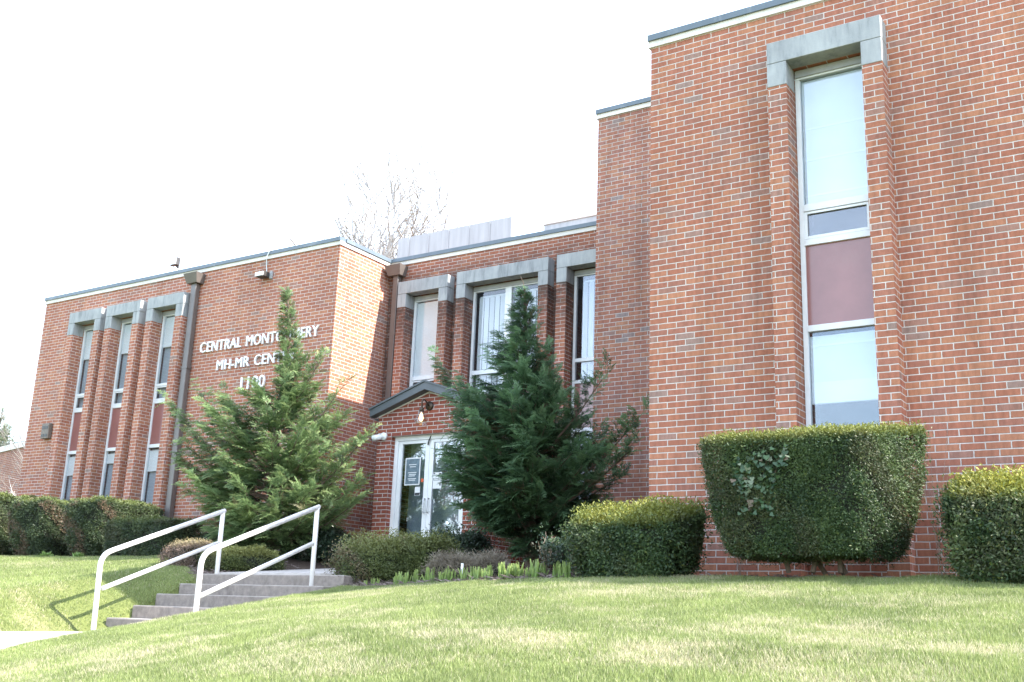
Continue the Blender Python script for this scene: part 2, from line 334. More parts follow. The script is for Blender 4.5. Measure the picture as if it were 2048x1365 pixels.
# ------------------------------------------------------------------ terrain
PX0, PX1 = -6.62, -4.42                                             # the walk
def path_z(Y):
    Y = np.asarray(Y, float)
    z = np.where(Y > 0, -.04 + .085 * Y, np.where(Y > -1.6, -.04 + .475 * Y, -.80 - .012 * (-1.6 - Y)))
    return np.where(Y < -3.6, -.824 - .19 * (-3.6 - Y), z)
def ground(X, Y):
    X = np.asarray(X, float); Y = np.asarray(Y, float)
    crest = .3 - 1.45 * np.clip((X + 4.3) / 4.3, 0, 1)
    s = np.maximum(0, crest - Y); s = np.where(s < .3, s * s / .6, s - .15)
    bp = 3.2 + 1.1 * np.clip(-X / 4.3, 0, 1)
    hill = -np.where(s < bp, .165 * s, .165 * bp + .245 * (np.minimum(s, 10) - bp))
    base = -.060 - .092 * np.clip((.4 - X) / 4.7, 0, 1)
    up = np.clip(Y, 0, 6) * .10 * np.clip(-X / 1.5, 0, 1)
    right = base + hill + up
    left = np.where(Y > 1.6, .30 + .09 * (np.minimum(Y, 7) - 1.6), .30 - .17 * np.minimum(1.6 - Y, 6) - .20 * np.clip(-4.4 - Y, 0, 7))
    pz = path_z(np.clip(Y, -11, 6))
    wl = np.clip((PX0 - .03 - X) / 1.0, 0, 1) ** .8
    wr_ = np.clip((X - PX1 - .02) / .3, 0, 1)
    z = pz - .03 - .28 * ((Y > -1.38) & (Y < .22)) * ((X > PX0 + .02) & (X < PX1 + .3))
    z = np.where(X < PX0, (pz - .01) * (1 - wl) + left * wl, z)
    z = np.where(X > PX1, (pz - .03 - .28 * ((Y > -1.38) & (Y < .22))) * (1 - wr_) + right * wr_, z)
    bump = (fbm(X, Y, .9) - .5) * .05
    fade = np.clip(np.maximum(X - PX1 - .2, PX0 - .3 - X), 0, 1)
    return z + bump * fade * (np.abs(X) < 40)
def bedmask(X, Y):
    edge = np.where(X > -4.35, np.where(X > 0, -1.22, np.maximum(-1.45, -.05 - .36 * (X + 4)) + .07 * np.sin(X * 2.3)), np.where(X < -6.6, np.where(X < -8.0, 2.05, -.15 + (-6.6 - X) * .75), -9))
    edge = edge + (fbm(X, Y, 3.0) - .5) * .12
    return ((Y > edge) & ~((X > PX0) & (X < PX1))).astype(float)
def dryness(X, Y):
    a = fbm(X * .62 + 3.1, Y * 1.25 + 1.7, .85); b = fbm(X, Y * 1.6, 3.2)
    d = np.clip((a * .62 + b * .38 - .515) * 4.2, 0, 1)
    for bx, by, rx, ry, st in ((2.6, -4.75, 1.3, .26, .95), (3.6, -4.25, .7, .22, .8), (1.2, -4.55, .9, .2, .85), (.3, -4.25, .8, .2, .6), (.2, -5.3, 1.0, .28, .6), (3.6, -5.0, .6, .15, .7), (3.2, -2.6, .8, .2, .4), (-2.4, -2.6, .8, .25, .4), (-2.6, -.9, .9, .2, .5), (-7.6, -1.5, .2, .15, .5), (-10.2, 1.5, 1.4, .2, .4)):
        d = np.maximum(d, st * np.clip(1.35 - ((X - bx) / rx) ** 2 - ((Y - by) / ry) ** 2, 0, 1) * np.clip(b * 2.2 - .35, .15, 1))
    return d * np.where(X < -6.6, .5, .88)
def axis(a, b, step, far):
    core = np.arange(a, b + 1e-6, step); g = step * 1.35 ** np.arange(1, 30); o = np.cumsum(g); o = o[o < far]
    return np.concatenate([a - o[::-1], core, b + o])
gx = axis(-17, 6, .12, 500); gy = axis(-9, 4, .10, 500)
GX, GY = np.meshgrid(gx, gy); GZ = ground(GX, GY)
idx = np.arange(GX.size).reshape(GX.shape)
F = np.stack([idx[:-1, :-1], idx[:-1, 1:], idx[1:, 1:], idx[1:, :-1]], -1).reshape(-1, 4)
gcol = np.stack([dryness(GX, GY), bedmask(GX, GY) * (np.abs(GX) < 30) * (GY < 8), np.zeros_like(GX)], -1).reshape(-1, 3)
tag(link('ground', fast_mesh('ground', np.stack([GX, GY, GZ], -1).reshape(-1, 3), F, gcol, True), 'ground'), kind='structure')
pv = MB(); ys = np.concatenate([np.linspace(-1.62, -9, 26)])
for i in range(len(ys) - 1):
    a, b = ys[i], ys[i + 1]; za, zb = float(path_z(a)) + .005, float(path_z(b)) + .005
    pv.quad((PX0, a, za), (PX1, a, za), (PX1, b, zb), (PX0, b, zb)); pv.quad((PX0, a, za), (PX0, b, zb), (PX0, b, zb - .1), (PX0, a, za - .1))
for a, b in ((0.3, 1.4), (1.41, 2.5), (2.51, 3.42)):
    pv.box(PX0, PX1, a, b, -.15, .0); k = len(pv.v)
    for i in range(k - 8, k):
        x, y, z = pv.v[i]; pv.v[i] = (x, y, z + float(path_z(y)) + .03)
tag(pv.build('path', 'tread'), kind='structure')

# ------------------------------------------------------------------ the building
B = thing('brick_building', (0, 0, 0), 'two storey red brick office building in stepped blocks with stone window heads', 'building')
def wall_front(mb, x0, x1, z0, z1, y, openings, depth=.55):
    xs = sorted({x0, x1, *[o[0] for o in openings], *[o[1] for o in openings]}); zs = sorted({z0, z1, *[o[2] for o in openings], *[o[3] for o in openings]})
    for a, b in zip(xs, xs[1:]):
        for c, d in zip(zs, zs[1:]):
            if any(o[0] <= (a + b) / 2 <= o[1] and o[2] <= (c + d) / 2 <= o[3] for o in openings): continue
            mb.quad((a, y, c), (b, y, c), (b, y, d), (a, y, d))
    for a, b, c, d in openings:
        mb.quad((a, y, c), (a, y, d), (a, y + depth, d), (a, y + depth, c)); mb.quad((b, y, c), (b, y + depth, c), (b, y + depth, d), (b, y, d))
        mb.quad((a, y, d), (b, y, d), (b, y + depth, d), (a, y + depth, d)); mb.quad((a, y, c), (a, y + depth, c), (b, y + depth, c), (b, y, c))
def shell(name, mat, x0, x1, y0, y1, z0, z1, openings, left=True, right=True):
    mb = MB(); wall_front(mb, x0, x1, z0, z1, y0, openings)
    if left: mb.quad((x0, y0, z0), (x0, y0, z1), (x0, y1, z1), (x0, y1, z0))
    if right: mb.quad((x1, y0, z0), (x1, y1, z0), (x1, y1, z1), (x1, y0, z1))
    mb.quad((x0, y1, z0), (x0, y1, z1), (x1, y1, z1), (x1, y1, z0))
    zt = z1 - .04; mb.quad((x0, y0, zt), (x1, y0, zt), (x1, y1, zt), (x0, y1, zt))
    return mb.build(name, mat, B)
def edge_trim(segs, zt):
    """segs: list of (x0,x1,y0,y1) wall-top footprints with their outward growth already given"""
    f, c = MB(), MB()
    for (x0, x1, y0, y1) in segs: f.box(x0, x1, y0, y1, zt - .155, zt - .076)
    return f
ZW, ZB, ZT = 6.40, 6.16, 7.63
bays_w = [(-16.10, -14.98), (-14.80, -13.69), (-13.46, -12.34)]
bays_c = [(-7.935, -6.745), (-6.535, -4.54), (-4.36, -3.16)]
bay_b = (1.455, 2.63)
def op(b, zt, zb): return (b[0] + .2, b[1] - .2, zb, zt - .25)
shell('wing_wall', 'brick', -17.38, -8.34, 4.0, 15, -.2, ZW - .15, [op(b, 5.82, 1.0) for b in bays_w])
shell('recess_wall', 'brick_soot', -8.34, -2.6, 5.5, 15, -.2, ZW - .15, [op(bays_c[0], 5.82, 3.3), op(bays_c[1], 5.82, .35), op(bays_c[2], 5.82, .9)], left=False, right=False)
shell('tower_wall', 'brick_tower', -2.82, 3.0, 3.9, 11, -.2, ZT - .15, [])
shell('block_wall', 'brick', 0.0, 12.0, 0.0, 3.897, -.3, ZB - .15, [op(bay_b, 5.55, .70)])
def trim(name, runs, zt):
    f, c = MB(), MB()
    for kind, a, b, pos in runs:
        if kind == 'X':  # along X at front y=pos
            f.box(a, b, pos - .025, pos + .12, zt - .152, zt - .074); c.box(a, b, pos - .05, pos + .25, zt - .074, zt)
        elif kind == 'R':  # right side face at x=pos, along y
            f.box(pos - .12, pos + .025, a, b, zt - .152, zt - .074); c.box(pos - .25, pos + .05, a, b, zt - .074, zt)
        elif kind == 'L':
            f.box(pos - .025, pos + .12, a, b, zt - .152, zt - .074); c.box(pos - .05, pos + .25, a, b, zt - .074, zt)
    cp = c.build('roof_coping', 'cap', B); f.build('fascia', 'fascia', cp)
trim('w', [('X', -17.405, -8.315, 4.0), ('R', 4.121, 5.474, -8.34), ('L', 4.121, 15, -17.38)], ZW)
trim('c', [('X', -8.313, -2.83, 5.5)], ZW)
trim('t', [('X', -2.845, 3.0, 3.9), ('L', 4.021, 11, -2.82)], ZT)
trim('b', [('X', -.025, 12.0, 0.0), ('L', .121, 3.87, 0.0)], ZB)

def stone_head(b, y, zt, p=.213):
    x0, x1 = b; mb = MB()
    mb.box(x0 - .003, x1 + .003, y - p - .003, y + .05, zt - .247, zt)
    for xa, xb in ((x0 - .003, x0 + .203), (x1 - .203, x1 + .003)): mb.box(xa, xb, y - p - .003, y + .052, zt - .515, zt - .251)
    return mb.build('stone_head', 'stone', B, bevel=.006)
def pilasters(b, y, zt, mat, z0, p=.21):
    for xa, xb in ((b[0], b[0] + .2), (b[1] - .2, b[1])):
        mb = MB(); mb.box(xa, xb, y - p, y - .001, z0, zt - .516); mb.build('pilaster', mat, B)
def window(b, y, zt, zb, style):
    xa, xb = b[0] + .205, b[1] - .205; yf = y + .06; st = .05
    z_head = zt - .36; bars = style['bars']
    fr = MB(); fr.box(xa, xb, yf, yf + .06, z_head, zt - .252)        # head member
    w = fr.build('window', 'alu', B)
    hd = MB(); hd.box(xa + .01, xb - .01, yf - .02, yf - .002, z_head + .02, zt - .26); hd.build('head_trim', 'alu_dark', w)
    f2 = MB()
    f2.box(xa, xa + st, yf, yf + .06, zb, z_head - .001); f2.box(xb - st, xb, yf, yf + .06, zb, z_head - .001)
    for z0, z1 in bars: f2.box(xa + st + .001, xb - st - .001, yf - .008, yf + .05, z0, z1)
    for xm0, xm1, z0, z1 in style.get('mull', []): f2.box(xm0, xm1, yf - .004, yf + .055, z0, z1)
    f2.build('frame', 'alu', w, bevel=.003)
    for z0, z1 in style['panes']: MB().box(xa + st - .004, xb - st + .004, yf + .025, yf + .031, z0, z1).build('pane', style.get('glass', 'glass'), w)
    for z0, z1 in style.get('sash', []):                             # a thin inner sash frame
        s = MB(); a0, a1 = xa + st + .002, xb - st - .002
        s.box(a0, a0 + .03, yf + .002, yf + .022, z0, z1); s.box(a1 - .03, a1, yf + .002, yf + .022, z0, z1)
        s.box(a0 + .031, a1 - .031, yf + .002, yf + .022, z1 - .025, z1); s.box(a0 + .031, a1 - .031, yf + .002, yf + .022, z0, z0 + .03); s.build('sash', 'alu', w)
    for z0, z1 in style.get('panels', []): MB().box(xa + st - .004, xb - st + .004, yf + .02, yf + .04, z0, z1).build('spandrel_panel', style.get('pmat', 'spandrel'), w)
    for z0, z1 in style.get('blinds', []):
        bl = MB(); n = 6; bl.box(xa + .055, xb - .055, yf + .050, yf + .053, z0, z1); bl.tube([(xa + .055, yf + .055, z0), (xb - .055, yf + .055, z0)], .011, 8)
        bl.tube([(xa + .055, yf + .075, z1 - .02), (xb - .055, yf + .075, z1 - .02)], .02, 8); bl.build('roller_blind', 'blind', w)
    for z0, z1 in style.get('pane_tone', []): MB().box(xa + .052, xb - .052, yf + .10, yf + .102, z0, z1).build('pane_tone_sheet', 'pane_tone', w)  # sheet added behind the panes to give the glass its reflected grey-blue
    for z in style.get('seams', []):
        MB().box(xa + .056, xb - .056, yf + .047, yf + .0495, z - .011, z + .011).build('blind_seam', 'blind_seam', w)
    for z0, z1 in style.get('double', []): MB().box(xa + .056, xb - .056, yf + .046, yf + .0495, z0, z1).build('blind_hem', 'blind_seam', w)
    for z0, z1, x0, x1 in style.get('vertical', []):
        vb = MB(); x = x0
        while x < x1:
            a = random.uniform(.35, .8); vb.quad((x, yf + .06, z0), (x + .085 * math.cos(a), yf + .06 + .085 * math.sin(a), z0), (x + .085 * math.cos(a), yf + .06 + .085 * math.sin(a), z1), (x, yf + .06, z1)); x += .118
        vb.box(x0, x1, yf + .08, yf + .12, z1 + .001, z1 + .03); vb.build('vertical_blind', 'vblind', w)
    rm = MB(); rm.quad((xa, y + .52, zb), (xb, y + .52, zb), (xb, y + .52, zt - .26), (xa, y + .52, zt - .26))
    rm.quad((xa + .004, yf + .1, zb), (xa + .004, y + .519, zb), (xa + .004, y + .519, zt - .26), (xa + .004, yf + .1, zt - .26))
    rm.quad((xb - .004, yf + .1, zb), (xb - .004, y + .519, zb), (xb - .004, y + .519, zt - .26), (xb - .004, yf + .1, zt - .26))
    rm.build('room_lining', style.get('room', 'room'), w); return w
wing_base = dict(bars=[(3.95, 4.005), (3.59, 3.655), (2.67, 2.74), (1.0, 1.06)], panes=[(3.99, 5.47), (3.64, 3.96), (1.05, 2.68)], panels=[(2.73, 3.60)], sash=[(3.66, 3.945)], pane_tone=[(3.99, 5.44), (3.62, 3.98), (1.06, 2.66)])
for i, b in enumerate(bays_w):
    stone_head(b, 4.0, 5.82); pilasters(b, 4.0, 5.82, 'brick', -.1)
    s = dict(wing_base); s['blinds'] = [(4.80, 5.44)] + ([(2.22, 2.62)] if i == 0 else [(2.42, 2.62)] if i == 1 else [(2.2, 2.62)]); window(b, 4.0, 5.82, 1.0, s)
for i, b in enumerate(bays_c):
    stone_head(b, 5.5, 5.82); pilasters(b, 5.5, 5.82, 'brick_pier', -.1)
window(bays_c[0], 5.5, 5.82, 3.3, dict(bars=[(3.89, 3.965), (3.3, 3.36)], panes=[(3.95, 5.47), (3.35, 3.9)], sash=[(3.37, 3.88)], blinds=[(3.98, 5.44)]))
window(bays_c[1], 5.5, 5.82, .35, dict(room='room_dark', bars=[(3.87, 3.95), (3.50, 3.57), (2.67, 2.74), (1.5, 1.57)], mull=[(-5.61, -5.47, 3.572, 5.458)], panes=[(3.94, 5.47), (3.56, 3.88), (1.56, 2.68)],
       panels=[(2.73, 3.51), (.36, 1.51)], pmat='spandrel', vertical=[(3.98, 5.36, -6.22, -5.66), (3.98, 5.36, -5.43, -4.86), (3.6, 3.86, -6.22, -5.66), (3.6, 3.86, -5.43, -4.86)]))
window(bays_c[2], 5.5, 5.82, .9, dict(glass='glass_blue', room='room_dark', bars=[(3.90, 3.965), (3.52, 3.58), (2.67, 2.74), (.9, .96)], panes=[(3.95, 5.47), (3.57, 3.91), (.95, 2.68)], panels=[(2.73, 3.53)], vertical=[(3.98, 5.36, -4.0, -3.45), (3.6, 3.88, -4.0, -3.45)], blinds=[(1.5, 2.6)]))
stone_head(bay_b, 0.0, 5.55); pilasters(bay_b, 0.0, 5.55, 'brick', -.25)
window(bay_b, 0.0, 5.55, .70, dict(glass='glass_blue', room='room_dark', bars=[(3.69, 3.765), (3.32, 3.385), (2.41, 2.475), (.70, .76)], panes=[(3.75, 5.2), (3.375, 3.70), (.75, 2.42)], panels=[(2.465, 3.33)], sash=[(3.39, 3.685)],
       blinds=[(3.775, 5.18), (1.69, 2.37)], seams=[4.62, 4.27, 3.87, 2.27], double=[(1.69, 1.90)]))
MB().box(-6.28, -4.79, 5.46, 5.498, .1, 1.5).build('concrete_panel', 'concrete', B)

# entrance porch
YV = 3.5; X0, X1 = -6.68, -4.60; XP = -5.64
def roof_z(x): return 3.27 - .345 * abs(x - XP)
pw = MB(); dx0, dx1, dz0, dz1 = -6.385, -4.865, .26, 2.405
pw.poly([(X0, YV, 0), (dx0, YV, 0), (dx0, YV, dz1), (X0, YV, dz1)]); pw.poly([(dx1, YV, 0), (X1, YV, 0), (X1, YV, dz1), (dx1, YV, dz1)])
pw.poly([(X0, YV, dz1), (dx0, YV, dz1), (dx1, YV, dz1), (X1, YV, dz1), (X1, YV, roof_z(X1) - .1), (XP, YV, roof_z(XP) - .1), (X0, YV, roof_z(X0) - .1)])
pw.quad((X0, YV, 0), (X0, YV, roof_z(X0) - .1), (X0, 5.5, roof_z(X0) - .1), (X0, 5.5, 0)); pw.quad((X1, YV, 0), (X1, 5.5, 0), (X1, 5.5, roof_z(X1) - .1), (X1, YV, roof_z(X1) - .1))
for x in (dx0, dx1): pw.quad((x, YV, 0), (x, YV + .25, 0), (x, YV + .25, dz1), (x, YV, dz1))
pw.quad((dx0, YV, dz1), (dx0, YV + .25, dz1), (dx1, YV + .25, dz1), (dx1, YV, dz1))
pw.build('porch_wall', 'brick_porch', B)
rf = MB(); XL, XR = -6.78, -4.49
rf.prism([(XL, roof_z(XL)), (XP, roof_z(XP)), (XR, roof_z(XR)), (XR, roof_z(XR) - .03), (XP, roof_z(XP) - .03), (XL, roof_z(XL) - .03)], YV - .17, 5.49)
pr = rf.build('porch_roof', 'roofmetal', B)
rf = MB(); rf.prism([(XL + .015, roof_z(XL + .015) - .031), (XP, roof_z(XP) - .031), (XR - .015, roof_z(XR - .015) - .031), (XR - .015, roof_z(XR - .015) - .148), (XP, roof_z(XP) - .158), (XL + .015, roof_z(XL + .015) - .155)], YV - .15, YV - .004)
rf.build('verge_board', 'roofmetal', pr, bevel=.004)
rf = MB(); rf.box(XL + .02, X0 - .001, YV - .003, 5.49, roof_z(X0) - .21, roof_z(X0) - .19); rf.build('soffit', 'roofmetal', pr); rf = MB(); rf.box(X1 + .001, XR - .02, YV - .003, 5.49, roof_z(X1) - .21, roof_z(X1) - .19); rf.build('soffit', 'roofmetal', pr)
mt_line = MB(); mt_line.prism([(X0, roof_z(X0) - .178), (XP, roof_z(XP) - .188), (X1, roof_z(X1) - .178), (X1, roof_z(X1) - .157), (XP, roof_z(XP) - .166), (X0, roof_z(X0) - .157)], YV - .012, YV - .003); mt_line.build('mortar_edge', 'fascia', pr)
df = MB(); yd = YV + .10
df.box(dx0, dx0 + .075, yd, yd + .09, dz0, dz1); df.box(dx1 - .075, dx1, yd, yd + .09, dz0, dz1); df.box(dx0 + .076, dx1 - .076, yd, yd + .09, dz1 - .07, dz1); df.box(dx0, dx1, yd - .08, yd + .1, dz0 - .05, dz0)
dfr = df.build('door_frame', 'white', B, bevel=.004)
def leaf(xa, xb):
    d = MB(); ya, yb = yd + .015, yd + .06; s = .082; zt_, zb_ = dz1 - .075, dz0 + .01
    d.box(xa, xa + s, ya, yb, zb_, zt_); d.box(xb - s, xb, ya, yb, zb_, zt_); d.box(xa + s + .0005, xb - s - .0005, ya, yb, zt_ - .05, zt_); d.box(xa + s + .0005, xb - s - .0005, ya, yb, zb_, zb_ + .14)
    o = d.build('door', 'white', B, bevel=.003)
    MB().box(xa + s - .003, xb - s + .003, ya + .018, ya + .024, zb_ + .138, zt_ - .048).build('door_glass', 'glass_door', o); return o, ya
dl, ya = leaf(dx0 + .08, -5.665); dr_, ya = leaf(-5.660, dx1 - .08)
hp = [(-5.70, ya - .005, 1.37), (-5.70, ya - .05, 1.37), (-5.69, ya - .06, 1.33), (-5.69, ya - .06, 1.20), (-5.70, ya - .05, 1.15), (-5.70, ya - .005, 1.15)]
MB().tube(hp, .013, 8).build('door_handle', 'alu', dl, True); MB().tube([(x + .075, y, z) for x, y, z in hp], .013, 8).build('door_handle', 'alu', dr_, True)
MB().tube([(-5.64, ya - .01, 2.39), (-5.67, ya - .03, 2.30), (-5.69, ya - .02, 2.24)], .011, 6).build('closer_arm', 'darkmetal', dfr)
rm = MB(); rm.quad((dx0, 4.05, 0), (dx1, 4.05, 0), (dx1, 4.05, 2.6), (dx0, 4.05, 2.6)); rm.quad((X0 + .02, YV + .3, .24), (X1 - .02, YV + .3, .24), (X1 - .02, 5.4, .24), (X0 + .02, 5.4, .24)); rm.build('door_brightener', 'door_backing', B)  # pale wall set close behind the doors, added to brighten their glass
# downspouts
def downspout(x, yw, ztop, zbot, w=.085):
    d = MB(); d.box(x - w, x + w, yw - .13, yw - .02, zbot, ztop - .19); o = d.build('downspout', 'down', B, bevel=.012)
    h = MB(); n = len(h.v); a, b = .15, .20
    h.v += [(x - a, yw - .19, ztop - .20), (x + a, yw - .19, ztop - .20), (x + a, yw - .003, ztop - .20), (x - a, yw - .003, ztop - .20), (x - b, yw - .26, ztop), (x + b, yw - .26, ztop), (x + b, yw - .003, ztop), (x - b, yw - .003, ztop)]
    h.f += [(3, 2, 1, 0), (0, 1, 5, 4), (1, 2, 6, 5), (2, 3, 7, 6), (3, 0, 4, 7)]; h.build('rain_head', 'down', o)
    for z in np.arange(zbot + .5, ztop - .5, 1.7): MB().box(x - w - .02, x + w + .02, yw - .136, yw - .018, z, z + .04).build('strap', 'down', o)
downspout(-12.18, 4.0, 6.19, .3, .075); downspout(-8.09, 5.5, 6.20, 2.6, .065)
# roof screens
MB().box(-11.95, -8.46, 10.0, 10.08, 6.3, 8.93).build('roof_screen', 'sheet', B)
sc = MB()
for x in np.arange(-11.6, -8.4, .62): sc.box(x, x + .03, 9.985, 9.999, 6.3, 8.9)
sc.build('screen_rib', 'sheet', B)
MB().box(-8.3, -2.9, 11.2, 13, 6.3, 9.08).build('plant_room', 'sheet', B); MB().box(-8.33, -2.87, 11.17, 13.03, 9.081, 9.13).build('plant_room_cap', 'fascia', B)

# ------------------------------------------------------------------ lettering (each line of separate raised letters is one sign)
def lettering(text, x0, x1, z, h, label, name='wall_lettering', shear=0):
    cu = bpy.data.curves.new(name, 'FONT'); cu.body = text; cu.extrude = .018; cu.size = 1.0; cu.space_character = 1.06; cu.space_word = 1.5; cu.offset = .0; cu.resolution_u = 4
    tmp = bpy.data.objects.new('tmp', cu); COL.objects.link(tmp); bpy.context.view_layer.update()
    dg = bpy.context.evaluated_depsgraph_get(); me = bpy.data.meshes.new_from_object(tmp.evaluated_get(dg)); bpy.data.objects.remove(tmp)
    co = np.empty(len(me.vertices) * 3, np.float32); me.vertices.foreach_get('co', co); co = co.reshape(-1, 3)
    mn, mx = co.min(0), co.max(0); sx = (x1 - x0) / (mx[0] - mn[0]); sz = h / (mx[1] - mn[1])
    W = np.stack([(co[:, 0] - mn[0]) * sx, co[:, 2], (co[:, 1] - mn[1]) * sz], -1); W[:, 1] = -W[:, 1]
    me.vertices.foreach_set('co', W.ravel()); me.update(); me.materials.clear()
    t = thing(name, (x0, 3.972, z), label, 'sign lettering', 'raised letters on the brick wing')
    par = list(range(len(W)))
    def find(a):
        while par[a] != a: par[a] = par[par[a]]; a = par[a]
        return a
    polys = [tuple(p.vertices) for p in me.polygons]
    keys = {}
    for k, v in enumerate(W): keys.setdefault((round(float(v[0]), 4), round(float(v[2]), 4)), []).append(k)
    for g in keys.values():
        for b in g[1:]: par[find(b)] = find(g[0])
    for p in polys:
        for b in p[1:]: par[find(b)] = find(p[0])
    comps = {}
    for p in polys: comps.setdefault(find(p[0]), []).append(p)
    for c in sorted(comps.values(), key=lambda c: min(W[i][0] for p in c for i in p)):
        ids = sorted({i for p in c for i in p}); mp = {i: k for k, i in enumerate(ids)}
        mb = MB(); mb.v = [tuple(float(q) for q in W[i]) for i in ids]; mb.f = [tuple(mp[i] for i in p) for p in c]
        o = link('letter', mb.mesh('letter'), 'letter'); o.parent = t
    bpy.data.meshes.remove(me); return t
lettering('CENTRAL MONTGOMERY', -11.87, -8.68, 4.505, .21, 'white raised letters reading CENTRAL MONTGOMERY, top line on the brick wall')
lettering('MH-MR CENTER', -11.33, -9.24, 4.095, .205, 'white raised letters reading MH-MR CENTER, middle line on the brick wall')
lettering('1100', -10.60, -9.96, 3.64, .25, 'white raised house number 1100 under the two lines of letters')

# ------------------------------------------------------------------ fixtures
t = thing('floodlight', (-10.2, 4.0, 5.88), 'small dark floodlight fixed to the brick wall above the white letters', 'floodlight')
MB().box(-10.10, -10.04, 3.96, 3.998, 5.82, 5.97).build('back_plate', 'alu_dark', t)
MB().box(-10.33, -10.10, 3.80, 3.97, 5.84, 5.95).build('housing', 'darkmetal', t, bevel=.015); MB().box(-10.32, -10.11, 3.785, 3.7995, 5.85, 5.93).build('lens', 'alu', t)
MB().tube([(-10.2, 3.97, 5.95), (-10.21, 3.96, 6.08), (-10.20, 3.93, 6.28), (-10.12, 3.93, 6.42), (-10.05, 4.05, 6.44)], .009, 6).build('cable', 'cable', t)
t = thing('roof_floodlight', (-13.5, 4.5, 6.40), 'little floodlight on a short pole above the left roof edge', 'floodlight')
MB().tube([(-13.5, 4.5, 6.35), (-13.5, 4.5, 6.74)], .012, 6).build('pole', 'alu_dark', t)
MB().tube([(-13.5, 4.5, 6.72), (-13.52, 4.45, 6.76)], .03, 8).build('bracket', 'darkmetal', t)
MB().box(-13.66, -13.44, 4.38, 4.48, 6.75, 6.93).build('housing', 'darkmetal', t, bevel=.012); MB().box(-13.64, -13.46, 4.372, 4.379, 6.77, 6.91).build('lens', 'white', t)
t = thing('wall_speaker', (-16.57, 4.0, 3.2), 'weathered brown intercom box mounted on the far left brick wall', 'wall box')
MB().box(-16.70, -16.44, 3.90, 3.998, 3.04, 3.38).build('housing', 'vent', t, bevel=.012)
for z0, z1 in ((3.08, 3.14), (3.25, 3.32)):
    for x0 in (-16.67, -16.56): MB().box(x0, x0 + .09, 3.894, 3.8995, z0, z1).build('grille', 'darkmetal', t)
t = thing('security_camera', (-6.56, 3.5, 2.40), 'white security camera on the brick beside the entrance door', 'camera')
MB().tube([(-6.53, 3.498, 2.41), (-6.53, 3.46, 2.41)], .065, 14).build('mount', 'white', t, True)
MB().tube([(-6.53, 3.46, 2.41), (-6.57, 3.41, 2.39)], .028, 10).build('arm', 'white', t, True); MB().tube([(-6.56, 3.44, 2.40), (-6.68, 3.36, 2.365)], [.05, .046], 14).build('barrel', 'white', t, True)
MB().tube([(-6.682, 3.359, 2.364), (-6.69, 3.353, 2.362)], .036, 12).build('lens', 'darkmetal', t)
t = thing('gooseneck_lamp', (-5.64, 3.5, 2.84), 'bronze wall lamp with a clear glass shade and lit warm bulb over the doors', 'wall lamp')
MB().tube([(-5.62, 3.498, 2.86), (-5.62, 3.475, 2.86)], .075, 18).build('rose', 'bronze', t, True)
arm = [(-5.62 - .02 * i / 10, 3.475 - .17 * math.sin(i / 10 * math.pi * .62), 2.86 + .09 * math.sin(i / 10 * math.pi) - .03 * i / 10) for i in range(11)]
MB().tube(arm + [(-5.645, arm[-1][1], arm[-1][2] - .05)], .013, 8).build('arm', 'bronze', t, True)
lx, ly, lz = -5.645, arm[-1][1], arm[-1][2] - .05
MB().lathe((lx, ly, lz), [(.0, .03), (.035, .02), (.04, -.05), (.0, -.05)], 14).build('socket', 'bronze', t, True)
MB().lathe((lx, ly, lz), [(.042, -.045), (.055, -.08), (.095, -.16), (.105, -.21), (.098, -.25)], 20).build('glass_shade', 'glass_lamp', t, True)
MB().lathe((lx, ly, lz), [(.0, -.05), (.016, -.08), (.034, -.14), (.034, -.17), (.018, -.20), (0, -.205)], 14).build('bulb', 'bulb', t, True)
yn = ya + .0165
t = thing('window_notice', (-6.0, yn, 1.6), 'framed teal notice with white border on the left door glass', 'notice')
fr = MB(); fr.box(-6.155, -5.843, yn - .004, yn - .0005, 1.60, 2.05); fr.build('border', 'paper', t); MB().box(-6.135, -5.863, yn - .006, yn - .0045, 1.62, 2.03).build('print', 'teal', t)
tx = MB()
for z, a, b in ((1.93, .06, .21), (1.895, .08, .20), (1.80, .05, .22), (1.77, .07, .21), (1.745, .06, .19), (1.70, .05, .22), (1.675, .07, .2)): tx.box(-6.135 + a, -6.135 + b, yn - .0075, yn - .0063, z, z + .012)
tx.build('lettering', 'paper', t)
t = thing('hours_card', (-5.875, yn, 1.43), 'small white card with a black lower band beside the door handle', 'notice')
MB().box(-5.93, -5.825, yn - .003, yn - .0005, 1.43, 1.57).build('card', 'paper', t); MB().box(-5.925, -5.83, yn - .0045, yn - .0033, 1.435, 1.475).build('band', 'ink', t)
tag(MB().box(-5.815, -5.765, yn - .003, yn - .0005, 1.645, 1.70).build('orange_sticker', 'orange'), 'small orange sticker at the edge of the left door glass', 'sticker')
t = thing('door_poster', (-5.5, yn, 1.53), 'white two part paper notice on the right door glass', 'notice')
MB().box(-5.572, -5.40, yn - .003, yn - .0005, 1.53, 1.655).build('lower_sheet', 'paper', t); MB().box(-5.572, -5.40, yn - .003, yn - .0005, 1.662, 1.79).build('upper_sheet', 'paper', t)
tx = MB()
for x, z, w_, h_ in ((-5.565, 1.76, .03, .02), (-5.46, 1.75, .05, .025), (-5.565, 1.675, .02, .02), (-5.53, 1.68, .08, .01), (-5.44, 1.575, .025, .045)): tx.box(x, x + w_, yn - .0045, yn - .0033, z, z + h_)
tx.build('print', 'ink', t)

